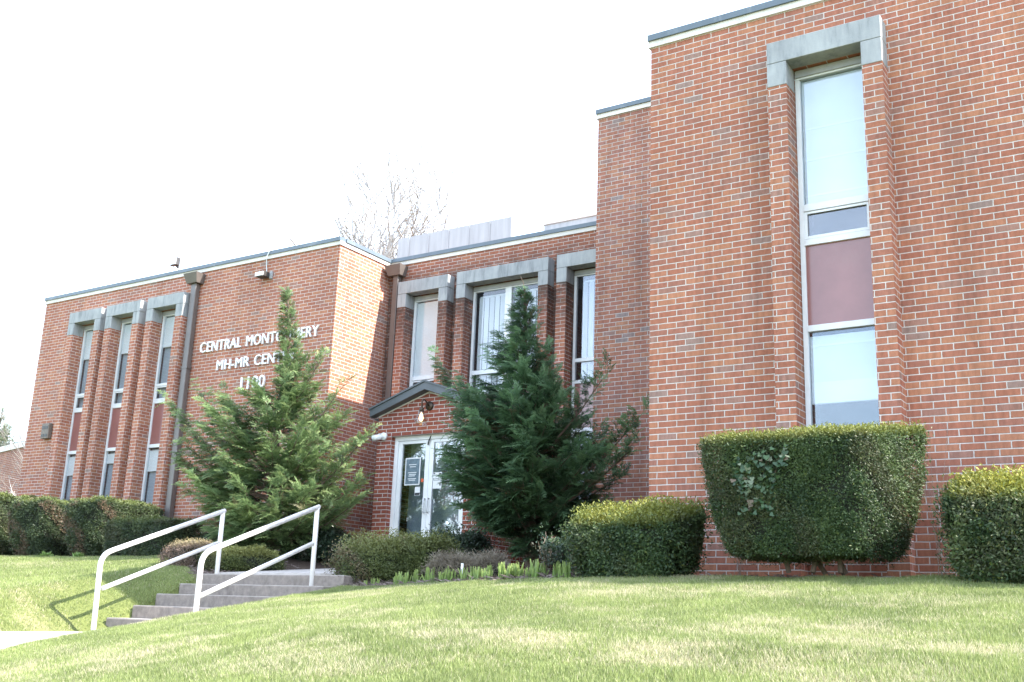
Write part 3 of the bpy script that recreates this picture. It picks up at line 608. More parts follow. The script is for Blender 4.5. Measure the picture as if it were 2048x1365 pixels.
# ------------------------------------------------------------------ steps and rails
t = thing('concrete_steps', (-5.3, -.7, -.8), 'flight of five grey concrete steps up from the walk to the entrance', 'steps')
nos = [(0.0, -.025), (-.35, -.17), (-.71, -.315), (-1.05, -.47), (-1.42, -.63)]
st_ = MB()
prof = []
for i, (y, z) in enumerate(nos):
    nxt = nos[i + 1][1] if i + 1 < len(nos) else -.82
    prof.append((y, z)); prof.append((y, nxt))
x0, x1 = -6.64, -4.10
pts = [(.30, nos[0][1])] + prof + [(-1.42, -1.1), (.30, -1.1)]
k = len(pts); st_.v += [(x0, y, z) for y, z in pts] + [(x1, y, z) for y, z in pts]
st_.f.append(tuple(range(k))); st_.f.append(tuple(k + i for i in reversed(range(k))))
for i in range(k): j = (i + 1) % k; st_.f.append((i, k + i, k + j, j))
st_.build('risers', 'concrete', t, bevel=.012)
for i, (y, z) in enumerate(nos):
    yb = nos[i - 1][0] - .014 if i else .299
    MB().box(x0 + .006, x1 - .006, y + .012, yb, z + .0005, z + .006).build('tread', 'tread', t)  # thin pale sheets: the sunlit treads are painted by colour
def rail(x, bot, bend, top, post_b, m0, m1, label):
    t = thing('handrail', (x, post_b[0], post_b[1]), label, 'handrail', 'white pipe rails beside the steps')
    r = .031; (yb, zb), (ybe, zbe), (yt, zt_) = bot, bend, top
    d = Vector((yt - ybe, zt_ - zbe)).normalized(); pts = [(x, yb, zb - .25), (x, ybe, zbe - .15)]
    for k in range(1, 8):
        u = k / 8; p0, p1, p2 = Vector((ybe, zbe - .14)), Vector((ybe, zbe)), Vector((ybe, zbe)) + d * .15
        q = p0 * (1 - u) ** 2 + p1 * 2 * u * (1 - u) + p2 * u * u; pts.append((x, q.x, q.y))
    pts += [(x, ybe + d.x * .17, zbe + d.y * .17), (x, yt, zt_)]
    MB().tube(pts, r, 12).build('top_rail', 'rail', t, True)
    MB().tube([(x, post_b[0], post_b[1] - .2), (x, yt - .03, zt_ + .0)], r, 12).build('post', 'rail', t, True)
    MB().tube([(x, m0[0] + .02, m0[1]), (x, m1[0] - .04, m1[1] - .005)], r * .9, 12).build('mid_rail', 'rail', t, True)
rail(-6.39, (-1.76, -.74), (-1.79, .11), (.075, .825), (.05, -.003), (-1.74, -.29), (.07, .40), 'white pipe handrail on the far side of the steps, nearer the left lawn')
rail(-4.62, (-1.80, -.60), (-1.80, .115), (.02, .83), (.0, -.02), (-1.79, -.35), (.0, .37), 'white pipe handrail on the near side of the steps, beside the bed of shoots')

# ------------------------------------------------------------------ foliage generators
def leaves(P, D, Wd, L, W_, col, bend=0.0):
    """diamond leaves: base P, direction D, width direction Wd"""
    n = len(P); L = np.broadcast_to(L, n)[:, None]; W_ = np.broadcast_to(W_, n)[:, None]
    mid = P + D * L * .45
    V = np.stack([P, mid + Wd * W_ * .5, P + D * L, mid - Wd * W_ * .5], 1).reshape(-1, 3)
    return V, np.arange(n * 4).reshape(n, 4), np.repeat(col, 4, 0)
def shape(P, Nn, h, taper, chamfer, tilt=0.0):
    P = P.copy(); P[:, 2] += tilt * (P[:, 1] / h[1]) * np.clip((P[:, 2] + h[2]) / (2 * h[2]), 0, 1)
    f = np.clip((h[2] - P[:, 2]) / (2 * h[2]), 0, 1); s = 1 - taper * (.75 * f + .55 * f ** 4)
    P = P.copy(); P[:, 0] *= s; P[:, 1] *= s
    if chamfer:
        g = np.clip((h[1] - P[:, 1]) / (2 * h[1]), 0, 1); P[:, 0] = np.where(P[:, 0] > 0, P[:, 0] * (1 - chamfer * g), P[:, 0])
        if Nn is not None: Nn = Nn.copy(); Nn[:, 1] -= np.where(Nn[:, 0] > .5, chamfer * h[0] / (2 * h[1]), 0); Nn = nrm(Nn)
    return P, Nn
def superbox(n, c, h, e, taper, lump, rng, chamfer=0.0, tilt=0.0):
    """points + normals on a rounded box (centre of base c, half sizes h), narrowed towards the bottom by taper"""
    w = np.array([h[1] * h[2], h[0] * h[2], h[0] * h[1] * .9]); w = w / w.sum(); ax = rng.choice(3, n, p=w)
    U = rng.uniform(-1, 1, (n, 3)); sg = np.where(rng.random(n) < .5, -1., 1.); sg = np.where((ax == 2) & (rng.random(n) < .75), 1., sg); U[np.arange(n), ax] = sg
    r = (np.abs(U) ** e).sum(1) ** (1 / e); Q = U / r[:, None]; Nn = nrm(np.sign(Q) * np.abs(Q) ** (e - 1) / h)
    P = Q * h
    q = lump * (vnoise(P[:, 0] + 5, P[:, 1] + P[:, 2] * 1.3 + 5, 3.4) - .5) * 2 + lump * .6 * (vnoise(P[:, 0] + P[:, 2], P[:, 1] - P[:, 2] + 9, 9.) - .5) * 2
    P = P + Nn * q[:, None]
    P, Nn = shape(P, Nn, h, taper, chamfer, tilt)
    return P + np.array([c[0], c[1], c[2] + h[2]]), Nn, Q
def core_mesh(c, h, e, taper, k=.86, seg=10, chamfer=0.0, tilt=0.0):
    V = []; F = []
    for axx in range(3):
        for sgn in (-1, 1):
            n0 = len(V); g = np.linspace(-1, 1, seg)
            for a in g:
                for b in g: u = np.zeros(3); u[axx] = sgn; u[(axx + 1) % 3] = a; u[(axx + 2) % 3] = b; V.append(u)
            for i in range(seg - 1):
                for j in range(seg - 1): q = n0 + i * seg + j; F.append((q, q + seg, q + seg + 1, q + 1))
    U = np.array(V); r = (np.abs(U) ** e).sum(1) ** (1 / e); P = U / r[:, None] * np.array(h) * k
    P, _ = shape(P, None, h, taper, chamfer, tilt)
    return P + np.array([c[0], c[1], c[2] + h[2]]), np.array(F)
def hedge(name, label, cat, c, h, mat, density=9000, leaf=(.030, .010), e=7, taper=.2, lump=.03, yellow=.5, brown=0.0, seed=1, group=None, rotz=0.0, shag=.03, stems=True, toplevel=.75, core=.86, chamfer=0.0, tilt=0.0):
    rng = np.random.default_rng(seed); h = np.array(h, float)
    t = thing(name, (c[0], c[1], c[2]), label, cat, group)
    area = 8 * (h[0] * h[2] + h[1] * h[2]) + 5 * h[0] * h[1]; n = int(area * density)
    P, Nn, Q = superbox(n, (0, 0, 0), h, e, taper, lump, rng, chamfer, tilt)
    depth = rng.random(n) ** 2 * .06; P = P - Nn * depth[:, None]
    tg = rng.normal(0, 1, (n, 3)); tg = nrm(tg - Nn * (tg * Nn).sum(1, keepdims=True))
    D = nrm(tg * .8 + Nn * rng.uniform(.1, .9, (n, 1)) + np.array([0, 0, .22])); W_ = nrm(np.cross(D, Nn + rng.normal(0, .55, (n, 3))))
    P = P + Nn * (rng.random(n) ** 9 * shag * 2)[:, None]
    hole = rng.random(n) > np.clip((vnoise(P[:, 0] * 1.0 + 40, P[:, 2] * 1.2 + P[:, 1] + 40, 5.5) - .62) * 4, 0, .8) * (Nn[:, 2] < .6)
    P, Nn, Q, D, W_ = P[hole], Nn[hole], Q[hole], D[hole], W_[hole]; n = len(P)
    top = np.clip((Q[:, 2] - toplevel) / (1 - toplevel + 1e-6), 0, 1)
    patch = vnoise(P[:, 0] + 20, P[:, 1] + P[:, 2] + 20, 4.5)
    tipc = np.clip(top * yellow * (.6 + .8 * rng.random(n)) + (rng.random(n) < .06) * .4 * yellow, 0, 1)
    green = np.clip(rng.random(n) * .8 + (patch - .5) * .9, 0, 1)
    bp = np.clip((vnoise(P[:, 0] * 1.1 + 3, P[:, 2] * 1.4 + 8 + P[:, 1], 3.6) - .58) * 6, 0, 1) * brown * (rng.random(n) < .75)
    col = np.stack([tipc, green, bp], 1)
    if rotz:
        cr, sr = math.cos(rotz), math.sin(rotz); R_ = np.array([[cr, -sr, 0], [sr, cr, 0], [0, 0, 1]]); P, D, W_ = P @ R_.T, D @ R_.T, W_ @ R_.T
    V, F, cl = leaves(P, D, W_, leaf[0] * rng.uniform(.6, 1.3, n), leaf[1] * rng.uniform(.7, 1.3, n), col)
    fo = link('foliage', fast_mesh('foliage', V, F, cl), mat, None); fo.parent = t
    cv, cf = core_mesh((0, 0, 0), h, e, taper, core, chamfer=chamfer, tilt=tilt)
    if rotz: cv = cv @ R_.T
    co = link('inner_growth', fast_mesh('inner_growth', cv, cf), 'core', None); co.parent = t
    if stems:
        sm = MB()
        for k in range(6):
            a = rng.uniform(-.5, .5, 2) * h[:2]; b = rng.uniform(-.75, .75, 2) * h[:2]
            sm.tube([(a[0] * .6, a[1] * .5, -.12), ((a[0] + b[0]) / 2 + rng.normal(0, .03), (a[1] + b[1]) / 2, h[2] * .5), (b[0], b[1], h[2] * 1.2)], [.022, .016, .008], 6)
        s_ = sm.build('stems', 'bark_dark'); s_.parent = t
    return t
# spray templates of the cypress: an axis with alternate feathery side shoots, drooping to the tip
def spray_template(rng, droop, curl):
    V, F, T = [], [], []
    def strip(p, d, w, l, tip):
        n = len(V); V.extend([p - w * .7, p + d * l * .5 - w, p + d * l - np.array([0, 0, .06 * l]), p + d * l * .5 + w]); F.append((n, n + 1, n + 2, n + 3)); T.extend([tip * .45, tip * .8, tip, tip * .8])
    def axis_p(u): return np.array([u, curl * u * u, .10 * u - droop * u * u])
    for i in range(4): u = i / 4; p = axis_p(u); q = axis_p(u + .25); strip(p, nrm(q - p), np.array([0, .022, 0]), np.linalg.norm(q - p) * 1.15, u)
    nn = 8
    for i in range(nn):
        u = .06 + .86 * i / (nn - 1); l = (.46 * (1 - u) ** .7 + .12) * rng.uniform(.75, 1.2)
        for sd in (-1, 1):
            p = axis_p(min(1, u + (.05 if sd > 0 else 0))); an = math.radians(rng.uniform(28, 46))
            d = nrm(np.array([math.cos(an), sd * math.sin(an), .06 - droop * 1.3 * u + rng.normal(0, .12)])); w = nrm(np.cross(d, [0, 0, 1.])) * .034
            strip(p, d, w, l, u * .6 + .4)
            if i < 5:
                pj = p + d * l * .45; a2 = an * sd + sd * math.radians(36); d2 = nrm(np.array([math.cos(a2), math.sin(a2), -.25 + rng.normal(0, .12)])); strip(pj, d2, nrm(np.cross(d2, [0, 0, 1.])) * .028, l * .42, u * .6 + .4)
    return np.array(V), np.array(F), np.array(T)
_tr = np.random.default_rng(5); SPRAYS = [spray_template(_tr, _tr.uniform(.25, .70), _tr.uniform(-.2, .2)) for _ in range(8)]
def place_sprays(P, D, Up, S, tipamt, green, brown, rng):
    Vs, Fs, Cs = [], [], []; off = 0; which = rng.integers(0, len(SPRAYS), len(P))
    for k, (tv, tf, tt) in enumerate(SPRAYS):
        m_ = which == k
        if not m_.any(): continue
        d = nrm(D[m_]); y = nrm(np.cross(Up[m_], d)); z = np.cross(d, y); s = S[m_][:, None, None]
        W_ = P[m_][:, None, :] + s * (tv[None, :, 0:1] * d[:, None, :] + tv[None, :, 1:2] * y[:, None, :] + tv[None, :, 2:3] * z[:, None, :])
        n, kk = W_.shape[:2]; Vs.append(W_.reshape(-1, 3)); Fs.append((tf[None] + (np.arange(n) * kk)[:, None, None]).reshape(-1, 4) + off); off += n * kk
        c = np.stack([np.clip(tt[None] ** 2 * tipamt[m_][:, None], 0, 1), np.repeat(green[m_][:, None], kk, 1), np.repeat(brown[m_][:, None], kk, 1)], -1); Cs.append(c.reshape(-1, 3))
    return np.concatenate(Vs), np.concatenate(Fs), np.concatenate(Cs)
def cypress(name, label, base, top, outline, depth, nbr, mat, seed, leaders=(), lean=(-.42, -.08), group=None, tipk=.5, spray=(.19, .36), limbs=(), per=1.0):
    rng = np.random.default_rng(seed); base = np.array(base, float); top = np.array(top, float)
    t = thing(name, tuple(base), label, 'tree', group)
    zs = np.array([o[0] for o in outline])[::-1]; xl = np.array([o[1] for o in outline])[::-1]; xr = np.array([o[2] for o in outline])[::-1]
    H = top[2] - base[2]; wood = MB()
    trunk = lambda z: base + (top - base) * np.clip((z - base[2]) / H, 0, 1) + np.array([.05 * math.sin(z * 2.1), .04 * math.cos(z * 1.7), 0]) * np.clip((z - base[2]) / H, 0, 1)
    zz = np.linspace(base[2] - .15, top[2], 9); wood.tube([trunk(z) if z > base[2] else base + [0, 0, z - base[2]] for z in zz], [.085 * (1 - i / 9) + .006 for i in range(9)], 8)
    P, D, U, S, Tp, Gr, Br = [], [], [], [], [], [], []
    def add_branch(p0, p1, sag, r0, ns, fr=.22, tipx=1.0):
        p0, p1 = np.array(p0), np.array(p1); L = np.linalg.norm(p1 - p0); mid = (p0 + p1) / 2 + np.array([0, 0, -sag * L])
        B_ = lambda u: p0 * (1 - u) ** 2 + mid * 2 * u * (1 - u) + p1 * u * u
        wood.tube([B_(u) for u in (0, .33, .66, .92)], [r0, r0 * .75, r0 * .45, r0 * .2], 5)
        bb = rng.normal(0, .20); n_ = max(4, int(ns * per)); wd = min(.15, .06 + .07 * L)
        for k in range(n_):
            u = fr + (1.02 - fr) * (k + rng.random()) / n_; p = B_(u); d = nrm(B_(min(1, u + .05)) - B_(u - .05))
            sd = 1 if k % 2 else -1; side = nrm(np.cross(d, [0, 0, 1.])) * sd; upv = np.cross(side * sd, d)
            o = (side * rng.uniform(.1, 1) + upv * rng.normal(.1, .55)) * wd * (1.1 - .9 * u)
            dd = nrm(d * np.array([1, 1, .55]) * rng.uniform(.6, 1.0) + side * rng.uniform(.1, 1.0) * (1.05 - .8 * u) + np.array([lean[0], lean[1], rng.uniform(-.05, .38)]) + rng.normal(0, .18, 3))
            P.append(p + o); D.append(dd); U.append(nrm(np.array([0, -.30, 1.]) + rng.normal(0, .3, 3))); S.append(rng.uniform(*spray) * (1.08 - .38 * u) * min(1, .30 + .8 * L))
            Tp.append(tipk * (.25 + .9 * u * rng.random()) * tipx); Gr.append(np.clip(.05 + .5 * u + bb + rng.normal(0, .25), 0, 1)); Br.append(.7 if rng.random() < .02 else 0.)
    for i in range(nbr):
        f = (i + rng.random()) / nbr; z1 = zs[0] + (zs[-1] - zs[0]) * f ** 1.15                  # height of the tip
        a = np.interp(z1, zs, xl); b = np.interp(z1, zs, xr); tx = trunk(z1)[0]; th = i * 2.39996 + rng.normal(0, .3)
        ext = (b - tx) if math.cos(th) > 0 else (tx - a); dep = depth * max(.10, min(1, (b - a) / (xr - xl).max() * 1.1))
        k = rng.uniform(.72, 1.04) if rng.random() < .74 else rng.uniform(.3, .72)
        tip = np.array([tx + math.cos(th) * max(.03, ext - min(.14, ext * .35)) * k, trunk(z1)[1] + math.sin(th) * dep * k, z1 + rng.normal(0, .06)])
        hor = math.hypot(tip[0] - tx, tip[1] - trunk(z1)[1]); z0 = max(base[2] + .06, z1 - .06 - hor * (rng.uniform(.0, .35) + .55 * min(1, f * 1.5)))
        add_branch(trunk(z0), tip, rng.uniform(.06, .18), .006 + .010 * hor, 8 + 30 * hor, .2 if hor < .6 else .3)
    wood.tube([trunk(top[2] - .15), trunk(top[2]) + [-.02, 0, .10], trunk(top[2]) + [-.08, 0, .22]], [.008, .005, .002], 4)
    for k in range(12): zt_ = top[2] - .6 * k / 12; a_ = k * 2.4; add_branch(trunk(zt_ - .14), trunk(zt_) + np.array([math.cos(a_) * .02 * (1 + k * .45), math.sin(a_) * .02 * (1 + k * .45), .04]), 0, .005, 4, .2, 1.5)
    for (x, y, z, fx, fz, w) in leaders:                             # upswept outer limbs that end in plumes of their own
        p0 = trunk(fz); tip = np.array([x, y, z]); Lm = np.linalg.norm(tip - p0)
        add_branch(p0, tip, .14, .025, 46 * w, .25, 1.5)
        for q in range(int(9 * w)):
            u = .40 + .55 * q / (9 * w); mid_ = (p0 + tip) / 2 + np.array([0, 0, -.14 * Lm]); m_ = p0 * (1 - u) ** 2 + mid_ * 2 * u * (1 - u) + tip * u * u
            add_branch(m_, m_ + nrm(tip - p0) * rng.uniform(.15, .3) + np.array([rng.normal(-.04, .14 * w), rng.normal(0, .14 * w), rng.uniform(.05, .22)]) * (1.15 - .6 * u), .08, .007, 15, .1, 1.4)
    ar = lambda q: np.array(q, float)
    V, F, C = place_sprays(ar(P), ar(D), ar(U), ar(S), ar(Tp), ar(Gr), ar(Br), rng)
    o = link('crown', fast_mesh('crown', V - base, F, C), mat); o.parent = t
    w_ = wood.build('trunk', 'bark_dark'); w_.parent = t; w_.location = tuple(-base); return t
out_l = [(4.86, -7.97, -7.92), (4.6, -8.04, -7.78), (4.27, -8.14, -7.60), (3.83, -8.14, -7.42), (3.55, -8.08, -7.22), (3.3, -8.14, -7.05), (3.05, -8.7, -6.95), (2.65, -9.8, -6.6), (2.2, -9.92, -6.35), (1.77, -9.91, -6.2), (1.33, -9.65, -6.0), (.9, -9.15, -6.2), (.57, -8.74, -6.8)]
cypress('cypress_tree', 'sunlit green cypress with a tall spire in front of the white wall letters', (-7.75, 2.3, .38), (-7.93, 2.4, 4.86), out_l, 1.15, 200, 'cypress', 21,
        leaders=[(-10.55, 2.2, 3.22, 0, 1.2, 1.0), (-9.85, 2.3, 3.36, 0, 1.3, .9), (-9.0, 2.2, 3.16, 0, 1.5, .8), (-5.95, 2.4, 2.25, 0, .9, .9), (-6.65, 2.5, 3.08, 0, 1.8, .6), (-6.9, 2.3, 3.6, 0, 2.6, .5)], group='cypresses flanking the entrance', tipk=.75)
out_r = [(4.05, -2.94, -2.84), (3.72, -3.06, -2.62), (3.45, -3.24, -2.42), (3.18, -3.38, -2.30), (2.89, -3.46, -2.16), (2.51, -3.7, -1.95), (2.15, -3.9, -1.6), (1.81, -4.15, -1.3), (1.46, -4.1, -1.2), (1.1, -3.65, -1.4), (.75, -3.15, -1.7), (.42, -2.75, -1.95)]
cypress('cypress_tree', 'shaded dark green cypress covering the right half of the entrance doors', (-2.55, 1.85, .2), (-2.88, 1.85, 4.0), out_r, 1.2, 240, 'cypress_shaded', 33,
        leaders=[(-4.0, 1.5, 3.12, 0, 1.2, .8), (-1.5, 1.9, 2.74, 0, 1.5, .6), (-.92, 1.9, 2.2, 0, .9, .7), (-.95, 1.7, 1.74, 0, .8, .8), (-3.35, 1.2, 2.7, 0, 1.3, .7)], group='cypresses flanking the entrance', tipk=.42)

# ------------------------------------------------------------------ hedges and bushes
G1 = 'clipped yew hedges along the brick walls'
def gz(x, y): return float(ground(np.array([x]), np.array([y]))[0])
hedge('clipped_hedge', 'tall clipped yew wider at the top below the big window, with ivy in its face', 'hedge', (2.13, -1.25, .10), (.84, .50, .52), 'yew', 22000, (.025, .0095), 22, .20, .018, .40, .22, 41, G1, toplevel=.90, chamfer=.34, tilt=.085)
hedge('clipped_hedge', 'low clipped yew with yellow tips beside the dark cypress', 'hedge', (.46, -1.20, -.11), (.56, .40, .31), 'yew', 19000, (.032, .014), 8, .22, .045, .50, .1, 42, G1, toplevel=.80, shag=.06, tilt=.11, chamfer=.12)
hedge('clipped_hedge', 'yellow topped clipped yew cut off by the right edge of the photo', 'hedge', (4.17, -1.25, -.10), (.99, .45, .385), 'yew', 17000, (.034, .014), 7, .10, .045, .66, .2, 43, G1, toplevel=.80, shag=.06, tilt=.13)
GL = 'old clipped yews in front of the left windows'
hedge('clipped_hedge', 'clipped yew block farthest left, half out of frame', 'hedge', (-16.7, 2.9, .38), (1.2, .7, .62), 'yew_dull', 5200, (.05, .018), 7, .15, .05, .6, .3, 44, GL, toplevel=.86)
hedge('clipped_hedge', 'narrow clipped yew block second from the left, bare twigs at its upper side', 'hedge', (-14.25, 2.95, .36), (.55, .78, .54), 'yew_dull', 6000, (.046, .017), 8, .2, .05, .5, .8, 45, GL, toplevel=.88)
hedge('clipped_hedge', 'clipped yew block just behind the low dark hedge, below the third window', 'hedge', (-12.5, 2.95, .34), (.50, .80, .53), 'yew_dull', 6000, (.046, .017), 8, .2, .05, .5, .9, 46, GL, toplevel=.88)
hedge('clipped_hedge', 'low dark clipped yew nearest the far handrail', 'hedge', (-10.75, 2.45, .26), (.95, .40, .36), 'yew_dull', 8000, (.042, .016), 6, .1, .04, .4, .2, 47, GL, toplevel=.84)
hedge('round_bush', 'dry brownish pink bush behind the far handrail', 'bush', (-7.72, .72, -.02), (.36, .36, .24), 'dryleaf', 9000, (.028, .011), 2.6, .1, .04, .5, .2, 51, None, toplevel=.6, core=.8)
hedge('round_bush', 'low yellow green bush beyond the top step, seen between the two handrails', 'bush', (-6.98, 1.05, -.02), (.42, .62, .19), 'box', 11000, (.030, .014), 3.0, .1, .05, .9, .2, 52, None, toplevel=.3)
hedge('round_bush', 'dark leafy shrub at the foot of the sunlit cypress', 'bush', (-7.25, 2.85, .30), (.62, .36, .26), 'holly', 5200, (.05, .03), 2.6, .1, .06, .3, .2, 53, None)
hedge('round_bush', 'small dark shrub against the wall beside the low dark hedge', 'bush', (-9.2, 2.7, .30), (.55, .35, .22), 'holly', 4500, (.05, .03), 2.6, .1, .06, .3, .3, 54, None)
hedge('round_bush', 'loose olive green bush with reddish twigs to the right of the top step', 'bush', (-4.02, .62, -.14), (.60, .48, .27), 'box', 12000, (.030, .014), 2.7, .12, .07, .5, .45, 55, None, toplevel=.3, shag=.09)
hedge('round_bush', 'brighter green rounded bush beside the doors, touching the olive bush', 'bush', (-3.50, .80, -.08), (.36, .45, .27), 'box', 12000, (.030, .015), 2.6, .1, .05, .3, .0, 56, None, toplevel=.3, shag=.06)
hedge('round_bush', 'black green shrub at the foot of the right door', 'bush', (-4.35, 2.75, .15), (.50, .30, .26), 'holly', 5200, (.05, .018), 2.5, .1, .08, .3, .0, 57, None, shag=.12)
hedge('round_bush', 'mound of dry grey heather at the bed edge', 'bush', (-2.10, -.20, -.10), (.58, .22, .13), 'heather', 15000, (.05, .006), 2.4, .05, .05, .0, .1, 58, None, shag=.05, core=.8)
hedge('round_bush', 'thin grey green shrub with bare stems between the dark cypress and low hedge', 'bush', (-.46, -.98, -.03), (.20, .18, .16), 'holly', 3600, (.030, .016), 2.3, .1, .08, 1.0, .3, 59, None, shag=.10, core=.45)
def twigs(name, label, base, n, h, spread, seed, mat='twig', rad=.006):
    rng = np.random.default_rng(seed); mb = MB()
    for i in range(n):
        a = rng.uniform(0, 6.28); s = rng.uniform(.1, 1) * spread; hh = h * rng.uniform(.5, 1)
        p = [np.array([rng.normal(0, .03), rng.normal(0, .03), -.05])]
        for k in range(1, 5): p.append(np.array([math.cos(a) * s * (k / 4) ** 1.4 + rng.normal(0, .015), math.sin(a) * s * (k / 4) ** 1.4 + rng.normal(0, .015), hh * k / 4]))
        mb.tube(p, [rad, rad * .8, rad * .65, rad * .5, rad * .25], 5)
        for k in (2, 3, 3):
            q = p[k]; b = rng.uniform(0, 6.28); mb.tube([q, q + np.array([math.cos(b) * .06, math.sin(b) * .06, .09]) * hh * 1.5], [rad * .5, rad * .2], 4)
    o = mb.build(name, mat); o.location = base; return tag(o, label, 'shrub')
twigs('bare_shrub', 'bare brown stems standing in the bed before the dark cypress', (-.60, -1.02, -.03), 9, .46, .20, 61)
twigs('bare_shrub', 'tangle of dead arching stems over the dry heather mound', (-1.9, -.45, -.08), 12, .20, .40, 62, 'twig', .005)
twigs('bare_shrub', 'pale leafless vine growing up the brick left of the big hedge', (1.0, -.05, -.02), 7, 1.35, .32, 63, 'twig', .0025)
twigs('bare_shrub', 'pale leafless vine on the brick right of the big hedge', (2.86, -.05, -.02), 6, 1.9, .25, 64, 'twig', .0025)
tag(MB().box(-1.99, -1.968, -.51, -.488, -.1, .10).build('marker_stake', 'white'), 'thin white stake standing in the planting bed', 'stake')
# ivy in the face of the big hedge
rng = np.random.default_rng(71); pts = []
for i in range(210):
    a, b = rng.random(2)
    if i < 120: x = 1.60 + .48 * a; z = .66 + .25 * b + .10 * (a - .3)
    else: x = 1.64 + .32 * a; z = .42 + .32 * b
    pts.append((x, -1.745 - rng.uniform(-.02, .05) + .11 * np.clip(.95 - z, 0, 1), z))
P = np.array(pts); n = len(P); hv = np.array([(0, .0), (.42, .12), (.5, -.18), (0, -.75), (-.5, -.18), (-.42, .12)]) * .050
Nn = nrm(np.array([[.15, -1, .45]]) + rng.normal(0, .45, (n, 3))); dn = nrm(np.array([[0, -.2, -1.]]) + rng.normal(0, .45, (n, 3))); sx = nrm(np.cross(dn, Nn)); dn = np.cross(Nn, sx); sc_ = rng.uniform(.55, 1.15, n)[:, None, None]
V = P[:, None] + sc_ * (hv[None, :, 0:1] * sx[:, None] - hv[None, :, 1:2] * dn[:, None]); C = np.repeat(np.stack([(rng.random(n) < .12) * rng.uniform(.4, 1, n), rng.random(n), (rng.random(n) < .06) * .8], 1), 6, 0)
iv = thing('ivy', (1.85, -1.75, .4), 'patch of heart leaved ivy growing out of the tall clipped hedge', 'ivy')
o = link('leaves', fast_mesh('leaves', V.reshape(-1, 3), np.arange(n * 6).reshape(n, 6), C), 'ivy', iv)
im = MB()
for x in (1.70, 1.80, 1.90): im.tube([(x, -1.60, .42), (x - .03, -1.66, .5), (x + .05, -1.70, .75), (x + .1, -1.72, .90)], .006, 5)
im.build('stems', 'bark_dark', iv)
# weeds by the left lawn edge
def weed(x, y, s, seed, label):
    rng = np.random.default_rng(seed); n = 60; a = rng.uniform(0, 6.28, n); D = nrm(np.stack([np.cos(a), np.sin(a), rng.uniform(.3, 1.6, n)], 1)); P = np.zeros((n, 3)); P[:, :2] = rng.normal(0, .03, (n, 2))
    V, F, C = leaves(P, D, nrm(np.cross(D, rng.normal(0, 1, (n, 3)))), s * rng.uniform(.5, 1, n), .03, np.stack([rng.random(n) * .3, rng.random(n), np.zeros(n)], 1))
    o = link('weed', fast_mesh('weed', V, F, C), 'daffodil'); o.location = (x, y, gz(x, y)); tag(o, label, 'weed')
weed(-13.0, 1.95, .16, 3, 'pale weed tuft on the left lawn edge below the narrow yew block'); weed(-12.05, 1.95, .14, 4, 'weed tuft on the lawn edge below the third window yew')

# daffodil shoots
protos = []
for k in range(5):
    rng = np.random.default_rng(80 + k); V = []; F = []; C = []
    for j in range(9):
        a = rng.uniform(0, 6.28); r = rng.uniform(0, .035); p = np.array([math.cos(a) * r, math.sin(a) * r, -.02]); h = rng.uniform(.09, .17); ln = rng.normal(0, .02, 2); w = .010; b = rng.uniform(0, 3.14); wv = np.array([math.cos(b), math.sin(b), 0]) * w
        n0 = len(V); m_ = p + np.array([ln[0] * .4, ln[1] * .4, h * .6]); tpt = p + np.array([ln[0], ln[1], h + .02]); V += [p - wv, p + wv, m_ + wv, m_ - wv, tpt + wv * .5, tpt - wv * .5]; F += [(n0, n0 + 1, n0 + 2, n0 + 3), (n0 + 3, n0 + 2, n0 + 4, n0 + 5)]
        g_ = rng.random(); C += [(0, g_, 0)] * 2 + [(.2, g_, 0)] * 2 + [(.6, g_, 0)] * 2
    protos.append(fast_mesh('daffodil_clump', np.array(V), np.array(F), np.array(C)))
    protos[-1].materials.append(M['daffodil'])
rng = np.random.default_rng(90); first = True
for i in range(76):
    u = rng.random(); x = -3.9 + 3.75 * (u ** .8)
    y = -.05 - .36 * (x + 4) + .07 * math.sin(x * 2.3) + rng.uniform(.05, .32)
    if x < -3.1 and rng.random() < .45: continue
    o = bpy.data.objects.new('daffodil_clump', protos[i % 5]); COL.objects.link(o); o.location = (x, y, gz(x, y)); o.rotation_euler = (0, 0, rng.uniform(0, 6.28)); s = rng.uniform(.65, 1.2) * (1.0 if x > -3 else .7); o.scale = (s, s, s)
    tag(o, 'clump of bright green daffodil shoots along the front edge of the planting bed', 'daffodils', 'daffodil shoots in the planting bed')
# bed litter: dead stalks and leaves
rng = np.random.default_rng(95); n = 5200; X = np.concatenate([rng.uniform(-4.3, -.2, 2600), rng.uniform(-.3, 4, 900), rng.uniform(-9.2, -6.7, 1700)]); Y = np.concatenate([-.07 - .36 * (X[:2600] + 4) + .07 * np.sin(X[:2600] * 2.3) + rng.random(2600) ** 1.6 * 1.5, rng.uniform(-1.3, -.1, 900), -.1 + rng.random(1700) * 2.2])
keep = bedmask(X, Y) > 0; X, Y = X[keep], Y[keep]; n = len(X); a = rng.uniform(0, 6.28, n); D = nrm(np.stack([np.cos(a), np.sin(a) * .6, rng.uniform(-.05, .35, n)], 1)); P = np.stack([X, Y, ground(X, Y) + rng.uniform(0, .025, n)], 1)
V, F, C = leaves(P, D, nrm(np.cross(D, rng.normal(0, 1, (n, 3)))), rng.uniform(.04, .17, n), rng.uniform(.006, .02, n), np.zeros((n, 3)))
tag(link('leaf_litter', fast_mesh('leaf_litter', V, F), 'mulch'), 'grey brown dead stalks and leaves lying over the planting beds', 'leaf litter', kind='stuff')

